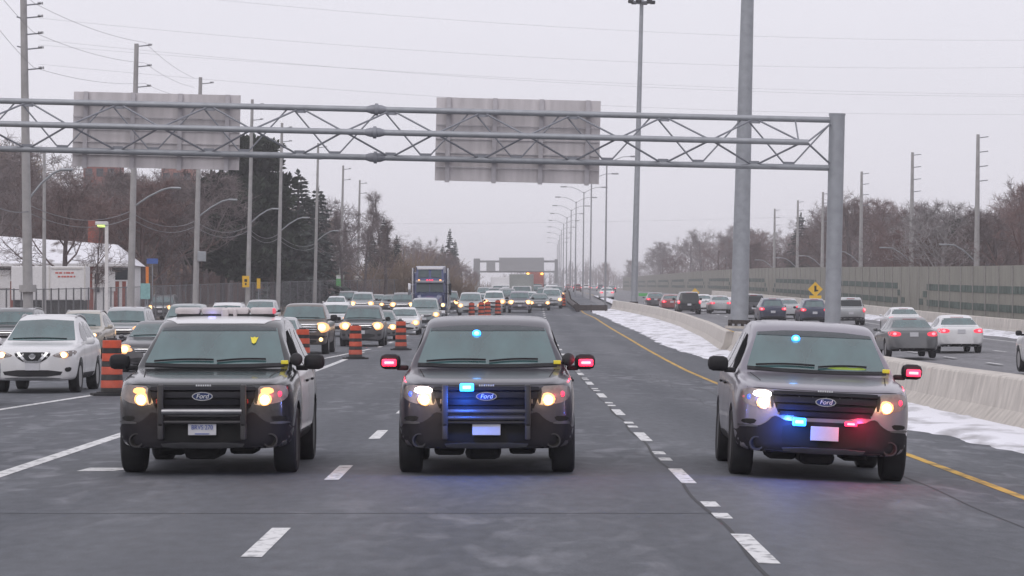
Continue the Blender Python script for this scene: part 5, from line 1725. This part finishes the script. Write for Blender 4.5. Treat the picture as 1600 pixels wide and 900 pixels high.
def car(kind, view, px, py, colour, label, rz=0.0, cat=None, group=None, dx=0.0):
    key = (kind, view)
    if key not in PROTO:
        spec = (FR if view == 'front' else RE)[kind]
        PROTO[key] = civ(NAMES[kind], spec['T'], spec, view)
    c = PROTO[key]
    if key in USED: root = copy_tree(c.root)
    else:
        USED.add(key); root = c.root
    for o in root.children:
        nm = o.name.split('.')[0]
        if nm == 'body' or (nm == 'mirror' and ((FR if view == 'front' else RE)[kind].get('mpaint'))):
            o.material_slots[0].link = 'OBJECT'
            o.material_slots[0].material = pt[colour]
    g = gp(px, py)
    T = c.T
    if view == 'front':
        y = g.y + .1 + T['L'] / 2 - T['axles'][0]
        ang = rz
    else:
        y = g.y + .1 + T['axles'][1] * 0 + (T['L'] - T['axles'][1]) * 0 + 0
        ang = math.pi + rz
        y = g.y + (T['axles'][1] - T['L'] / 2)
    gx = g.x * 1.0
    root.location = (gx + dx, y, gz(gx, y))
    a = math.atan((zp(y + 1.4) - zp(y - 1.4)) / 2.8)
    root.rotation_euler = (a if view == 'front' else -a, 0, ang)
    if view == 'front': root.rotation_euler = (a, 0, ang)
    setp(root, label, cat or {'sedan': 'sedan', 'suv': 'suv', 'crossover': 'suv', 'minivan': 'minivan', 'pickup': 'pickup truck'}[kind], group or ('cars queuing toward the camera' if view == 'front' else 'cars driving away on the opposite lanes'))
    return root
F_, B_ = 'front', 'rear'
car('crossover', F_, 60, 613, 'white', 'white crossover with a chevron grille at the left edge, nearest of the queue')
car('sedan', F_, -128, 640, 'silver', 'silver sedan cut off by the left picture edge in front of the white crossover')
car('sedan', F_, 238, 581, 'charcoal', 'dark grey sedan with lit headlight half hidden behind the black and white police suv')
car('crossover', F_, 122, 560, 'beige', 'beige crossover directly behind the white crossover')
car('suv', F_, 14, 559, 'grey', 'grey suv at the left edge behind the white crossover roof')
car('suv', F_, 192, 552, 'silver', 'silver suv behind the orange barrel, above the dark grey sedan', rz=0)
car('suv', F_, 252, 500, 'charcoal', 'dark suv with lit headlights far back by the wire fence')
car('suv', F_, 352, 528, 'white', 'white suv whose roof shows just above the roof light bar')
car('minivan', F_, 286, 536, 'green', 'greenish silver minivan left of the roof light bar')
car('minivan', F_, 405, 518, 'silver', 'silver minivan behind the big brown pickup, left of it')
car('sedan', F_, 430, 561, 'silver', 'silver sedan wedged between the left police suv and the brown pickup')
car('pickup', F_, 473, 553, 'brown', 'big brown pickup truck with chrome bar grille and lit fog lamps')
car('suv', F_, 523, 526, 'white', 'white suv right behind the brown pickup')
car('suv', F_, 566, 541, 'charcoal', 'charcoal suv with both headlights lit right of the single orange barrel top')
car('sedan', F_, 592, 532, 'grey', 'grey sedan tucked behind the charcoal suv')
car('sedan', F_, 630, 523, 'white', 'white sedan near the orange barrel by the middle police suv')
car('minivan', F_, 663, 512, 'green', 'greenish silver minivan in front of the blue truck')
car('suv', F_, 629, 494, 'grey', 'grey suv on the left of the blue truck')
car('suv', F_, 543, 489, 'charcoal', 'dark suv with lit headlights before the fence under the green sign')
car('sedan', F_, 587, 487, 'grey', 'grey sedan with lit headlights far back before the fence')
car('minivan', F_, 735, 494, 'silver', 'silver minivan just right of the blue truck')
car('suv', F_, 772, 488, 'white', 'white suv right of the silver minivan behind the barrels')
car('suv', F_, 812, 489, 'midgrey', 'grey suv with bright headlights in the middle lane behind the middle police car')
car('sedan', F_, 843, 485, 'charcoal', 'dark sedan right of the grey suv in the middle lane queue')
car('minivan', F_, 862, 482, 'silver', 'silver minivan rightmost in the far queue')
qg = 'distant cars far back in the queue'
for i, (k, px, py, col) in enumerate((('suv', 700, 489, 'charcoal'), ('sedan', 752, 485, 'silver'), ('minivan', 792, 482, 'charcoal'), ('sedan', 828, 480, 'white'), ('suv', 852, 478, 'grey'), ('sedan', 868, 476, 'charcoal'), ('suv', 775, 479, 'black'), ('sedan', 825, 473, 'grey'), ('suv', 868, 472, 'grey'), ('sedan', 840, 466, 'white'), ('suv', 865, 463, 'charcoal'), ('sedan', 610, 488, 'charcoal'), ('suv', 566, 492, 'silver'), ('sedan', 524, 492, 'white'))):
    car(k, F_, px, py, col, 'far car with glowing headlights, one of many packed into the distant queue', group='far headlights of the packed queue')
for (k, px, py, col, lab) in (('suv', 795, 475, 'silver', 'distant silver suv behind the grey suv of the middle lane'), ('sedan', 850, 474, 'red', 'distant red sedan in the far queue'), ('suv', 838, 470, 'charcoal', 'distant dark suv in the far queue'),
      ('minivan', 758, 477, 'grey', 'distant grey minivan behind the white suv'), ('suv', 862, 469, 'white', 'distant white suv at the right of the far queue'), ('sedan', 855, 464, 'silver', 'most distant silver sedan of the queue'), ('suv', 846, 461, 'charcoal', 'most distant dark suv of the queue')):
    car(k, F_, px, py, col, lab, group=qg)
car('suv', B_, 1076, 491, 'black', 'black suv with lit tail lights below the far yellow diamond sign')
car('sedan', B_, 1049, 487, 'red', 'dark red car just left of the black suv')
car('sedan', B_, 1098, 487, 'white', 'white sedan half hidden right of the black suv')
car('sedan', B_, 1125, 490, 'silver', 'silver sedan right of the black suv, left of the thick mast')
car('sedan', B_, 1024, 482, 'charcoal', 'dark sedan just right of the slim far mast')
car('suv', B_, 1176, 498, 'charcoal', 'dark suv peeking out right of the thick mast')
car('crossover', B_, 1206, 506, 'navy', 'dark blue crossover with brake lights right of the thick mast')
car('sedan', B_, 1231, 498, 'silver', 'silver sedan half hidden behind the dark blue crossover')
car('crossover', B_, 1271, 508, 'navy', 'dark blue crossover partly covered by the gantry column')
car('suv', B_, 1327, 508, 'silver', 'silver suv just right of the gantry column')
car('sedan', B_, 1412, 522, 'white', 'white sedan beyond the dark grey sedan, partly hidden by it')
car('sedan', B_, 1422, 559, 'grey', 'dark grey sedan nearest to the median wall, behind the right police suv')
car('sedan', B_, 1496, 551, 'white', 'white sedan right of the dark grey sedan')
car('crossover', B_, 1668, 584, 'white', 'white car cut off by the right picture edge')
dg_ = 'distant cars driving away'
for (k, px, py, col, lab) in (('suv', 888, 451, 'red', 'distant dark red suv at the left of the far opposite lanes'), ('suv', 902, 456, 'red', 'distant reddish suv beside the median rail'), ('sedan', 928, 455, 'silver', 'distant silver car in the far opposite lanes'),
      ('suv', 938, 451, 'navy', 'distant dark blue suv in the far opposite lanes'), ('sedan', 956, 457, 'charcoal', 'distant dark car left of the slim mast'), ('sedan', 948, 468, 'white', 'distant white car near the end of the barrier'), ('minivan', 916, 447, 'white', 'most distant white vehicle of the opposite lanes')):
    car('suv' if k == 'minivan' else k, B_, px, py, col, lab, group=dg_)

# ------------------------------------------------------------------ blue tractor unit
m_tg = M('truck_dark_glass', (.02, .045, .05), .12, ior=1.7)
g = gp(670, 501)
tk = thing('semi_truck', 'blue highway tractor truck with amber roof lights towering over the queue', 'truck', (g.x, g.y, zp(g.y)))
tb_ = pt['blue']
def trap(y0, y1, x0, x1, z0, z1, y1b=None):
    return [(-x0, y0, z0), (x0, y0, z0), (x1, y1, z1), (-x1, y1, z1)]
cab = MB()
cab.rbox((0, 3.3, 1.75), (2.15, 1.7, 1.7), .1)                       # cab with doors
cab.rbox((0, 4.6, 2.1), (2.3, 1.5, 2.6), .12)                        # sleeper
cab.build('cab', tb_, tk, smooth=40)
hood = MB()
vv = []
for (y, w, z0, z1) in ((0, .62, .75, 1.55), (.25, .72, .7, 1.66), (1.6, .85, .7, 1.88), (2.5, .95, .8, 2.0)):
    vv += [(-w, y, z0), (-w, y, z1 - .15), (-w * .75, y, z1), (w * .75, y, z1), (w, y, z1 - .15), (w, y, z0)]
ff = [(i * 6 + k, i * 6 + (k + 1) % 6, (i + 1) * 6 + (k + 1) % 6, (i + 1) * 6 + k) for i in range(3) for k in range(6)] + [tuple(range(6)), tuple(range(23, 17, -1))]
hood.add(vv, ff)
hood.build('hood', tb_, tk, smooth=30)
for sg in (-1, 1):
    MB().rbox((sg * .98, .95, .98), (.46, 1.6, .55), .18).build('fender', tb_, tk, smooth=45)
MB().prism([(-.55, .8), (.55, .8), (.55, 1.35), (.4, 1.47), (-.4, 1.47), (-.55, 1.35)], -.03, .05, tf=lambda a, b, d: (a, d - .02, b)).build('grille', m_blkp, tk)
q = MB()
for k in range(9): q.box((-.48 + .12 * k, -.06, 1.1), (.03, .03, .6))
q.build('grille_bars', m_galv_d, tk)
MB().prism([(-.98, 2.0), (.98, 2.0), (.90, 2.62), (-.90, 2.62)], 0, .03, tf=lambda a, b, d: (a, 2.42 + (b - 2.0) * .12 - d, b)).build('windshield', m_tg, tk)
MB().box((0, 2.40, 2.3), (.05, .05, .62), rot=Matrix.Rotation(-.12, 3, 'X')).build('centre_pillar', tb_, tk)
MB().rbox((0, 2.35, 2.72), (2.0, .5, .14), .05, rot=Matrix.Rotation(.2, 3, 'X')).build('sun_visor', m_galv_d, tk)
for x in (-.75, -.18, 0, .18, .75):
    MB().rbox((x, 2.2, 2.83), (.13, .1, .09), .03).build('roof_marker', m_amber if abs(x) > .5 else m_redl, tk)
fair = MB()
vv = [(-1.0, 2.55, 2.75), (1.0, 2.55, 2.75), (1.15, 5.2, 2.75), (-1.15, 5.2, 2.75), (-.92, 3.2, 3.72), (.92, 3.2, 3.72), (1.05, 5.2, 3.85), (-1.05, 5.2, 3.85)]
fair.add(vv, [(0, 1, 5, 4), (1, 2, 6, 5), (2, 3, 7, 6), (3, 0, 4, 7), (4, 5, 6, 7), (0, 3, 2, 1)])
fair.build('roof_fairing', tb_, tk)
for sg in (-1, 1):
    MB().prism([(sg * .08, .30), (sg * .82, .24), (sg * .80, .78), (sg * .1, .84)], -.01, .03, tf=lambda a, b, d: (a, 2.55 + b * .67 - d * 1.6, 2.75 + b)).build('upper_window', m_tg, tk)
MB().box((0, 3.02, 3.66), (1.8, .06, .12)).build('roof_edge', m_white, tk)
MB().rbox((0, -.12, .52), (2.3, .3, .42), .06).build('front_bumper', m_chrome, tk, smooth=40)
for sg in (-1, 1):
    h = MB().rbox((sg * .98, .12, 1.08), (.36, .12, .26), .05).build('headlight', m_lens_c, tk)
    MB().ball((sg * .98, .04, 1.08), .12, sc=(1, .4, 1)).build('bulb', m_bulbf, h)
    MB().rbox((sg * 1.42, 2.3, 2.2), (.2, .16, .8), .04).tube((sg * 1.05, 2.45, 2.5), (sg * 1.4, 2.35, 2.5), .02).tube((sg * 1.05, 2.45, 1.9), (sg * 1.4, 2.35, 1.9), .02).build('mirror', m_chrome if sg < 0 else m_blkp, tk, smooth=40)
    MB().tube((sg * 1.22, 3.9, .8), (sg * 1.22, 3.9, 3.7), .10, n=12).build('exhaust_stack', m_chrome, tk, smooth=60)
    MB().tube((sg * 1.05, 3.0, .75), (sg * 1.05, 4.4, .75), .32, n=16).build('fuel_tank', m_chrome, tk, smooth=40)
    for yy in (.95, 5.2, 6.4):
        w = MB().lathe([(.34, -.16), (.50, -.16), (.52, -.1), (.52, .1), (.50, .16), (.34, .16), (.30, .10), (.001, .08)], 24, 'x', (sg * 1.0, yy, .52)).build('wheel', m_tyre, tk, smooth=35)
MB().box((0, 4, .7), (1.0, 6, .2)).build('chassis', m_blkp, tk)
car_d = MB()
for sg in (-1, 1):                                            # open car-carrier frame behind
    car_d.box((sg * 1.2, 9, 1.0), (.12, 7.5, .25)).tube((sg * 1.2, 5.8, 3.4), (sg * 1.25, 12.5, 2.0), .07)
    for k in range(4): car_d.tube((sg * 1.2, 6 + 2.1 * k, 1.0), (sg * 1.2, 6 + 2.1 * k, 3.3 - .42 * k), .06)
car_d.box((0, 9, 1.05), (2.4, 7.4, .12))
car_d.build('carrier_frame', m_galv, tk)

def box_truck(px, py, col, cabcol, label, h=3.1, w=2.4, name='box_truck', amber=False):
    g = gp(px, py)
    t = thing(name, label, 'truck', (g.x, g.y, zp(g.y)), group=None)
    MB().rbox((0, 4.6, .9 + h / 2 - .1), (w, 5.5, h - .8), .05).build('cargo_box', col, t)
    MB().rbox((0, .95, 1.25), (2.0, 1.9, 1.3), .18).build('cab', cabcol, t, smooth=40)
    MB().prism([(-.9, 1.35), (.9, 1.35), (.8, 1.85), (-.8, 1.85)], 0, .03, tf=lambda a, b, d: (a, -.03 + (b - 1.35) * .1 - d, b)).build('windshield', m_glass, t)
    MB().rbox((0, -.06, .55), (2.1, .2, .3), .05).build('front_bumper', m_blkp, t)
    for sg in (-1, 1):
        hh = MB().rbox((sg * .75, -.02, .92), (.36, .08, .22), .03).build('headlight', m_lens_c, t)
        MB().ball((sg * .75, -.07, .92), .11, sc=(1, .4, 1)).build('bulb', m_bulbf, hh)
        if amber: MB().rbox((sg * .9, 1.7, h + .15), (.3, .2, .2), .04).build('beacon', M("lit_amber_beacon", (1, .6, .1), .3, emit=(1, .55, .08), es=5), t)
        for yy in (.9, 5.6): MB().lathe([(.26, -.12), (.40, -.12), (.42, 0), (.40, .12), (.26, .12), (.001, .1)], 20, 'x', (sg * .95, yy, .42)).build('wheel', m_tyre, t)
    return t
box_truck(815, 477, M("grey_cargo_box", (.30, .31, .30), .6), pt['white'], 'tall grey box truck in the far middle lane below the distant gantry', 2.7)
box_truck(783, 474, m_white, pt['white'], 'white box truck left of the tall grey one', 2.4, 2.2)
box_truck(836, 466, M("faded_red_box", (.36, .17, .16), .6), pt['red'], 'red service truck with amber beacons far back in the queue', 3.0, 2.3, 'service_truck', True)

# ------------------------------------------------------------------ orange and black lane barrels
m_or = M("barrel_orange", (.62, .085, .035), .55, var=.14, scale=5, dirt=.22)
m_bk = M("barrel_black_band", (.022, .018, .018), .6, var=.2, dirt=.15)
bar_p = None
for (px, py, lab) in ((175, 618, 'nearest orange and black barrel, half covered by the left police suv mirror'), (473, 574, 'orange and black barrel showing between the left police suv and the pickup grille'),
      (555.5, 561, 'orange and black barrel standing alone on the gore just right of the pickup'), (626.5, 547, 'orange and black barrel above the left mirror of the middle police suv'),
      (762, 497, 'distant barrel in front of the white suv'), (778, 493, 'distant barrel right of the one in front of the white suv'), (737, 499, 'distant barrel before the silver minivan'), (752, 498, 'distant barrel right of the one before the silver minivan'),
      (880, 480, 'tiny distant barrel alone on the open right lane')):
    if bar_p is None:
        t = thing('traffic_barrel', '', 'barrel')
        prof = [(.235, .06)]
        mats = []
        z = .06
        hs = [.10, .16, .12, .165, .115, .165, .11, .165]
        for i, h in enumerate(hs):
            r0 = .235 - .045 * (z / 1.08)
            prof += [(r0 + .008, z + .01), (r0 + .004, z + h - .01), (r0 - .006, z + h)]
            mats += [i % 2] * 3
            z += h
        prof += [(.12, z + .01), (.10, z + .05)]
        mats += [0, 0]
        b = MB().lathe(prof, 28, mats=[1 - m if m in (0, 1) else m for m in mats])
        b.build('drum', [m_or, m_bk], t, smooth=35)
        MB().prism([(.46 * math.cos(k * math.pi / 4 + .39), .46 * math.sin(k * math.pi / 4 + .39)) for k in range(8)], 0, .055).prism([(.33 * math.cos(k * math.pi / 8), .33 * math.sin(k * math.pi / 8)) for k in range(16)], .055, .08).build('rubber_base', m_black, t)
        MB().rbox((0, 0, 1.11), (.16, .03, .05), .012).build('handle', m_or, t)
        bar_p = t
    else: t = copy_tree(bar_p)
    g = gp(px, py)
    t.location = g
    t.rotation_euler = (0, 0, rnd.uniform(0, 6))
    setp(t, lab, 'barrel', 'orange and black lane barrels')

# ------------------------------------------------------------------ winter haze
hz_ = bpy.data.materials.new("winter_haze")
hz_.use_nodes = True
n_ = hz_.node_tree.nodes
n_.remove(n_['Principled BSDF'])
pv = n_.new('ShaderNodeVolumePrincipled')
pv.inputs['Color'].default_value = (.97, .96, .99, 1)
pv.inputs['Density'].default_value = HAZE
pv.inputs['Anisotropy'].default_value = .1
hz_.node_tree.links.new(pv.outputs[0], n_['Material Output'].inputs['Volume'])
MB().box((0, 1460, 21.8), (2700, 3200, 46.4)).build('haze', hz_)['kind'] = 'stuff'
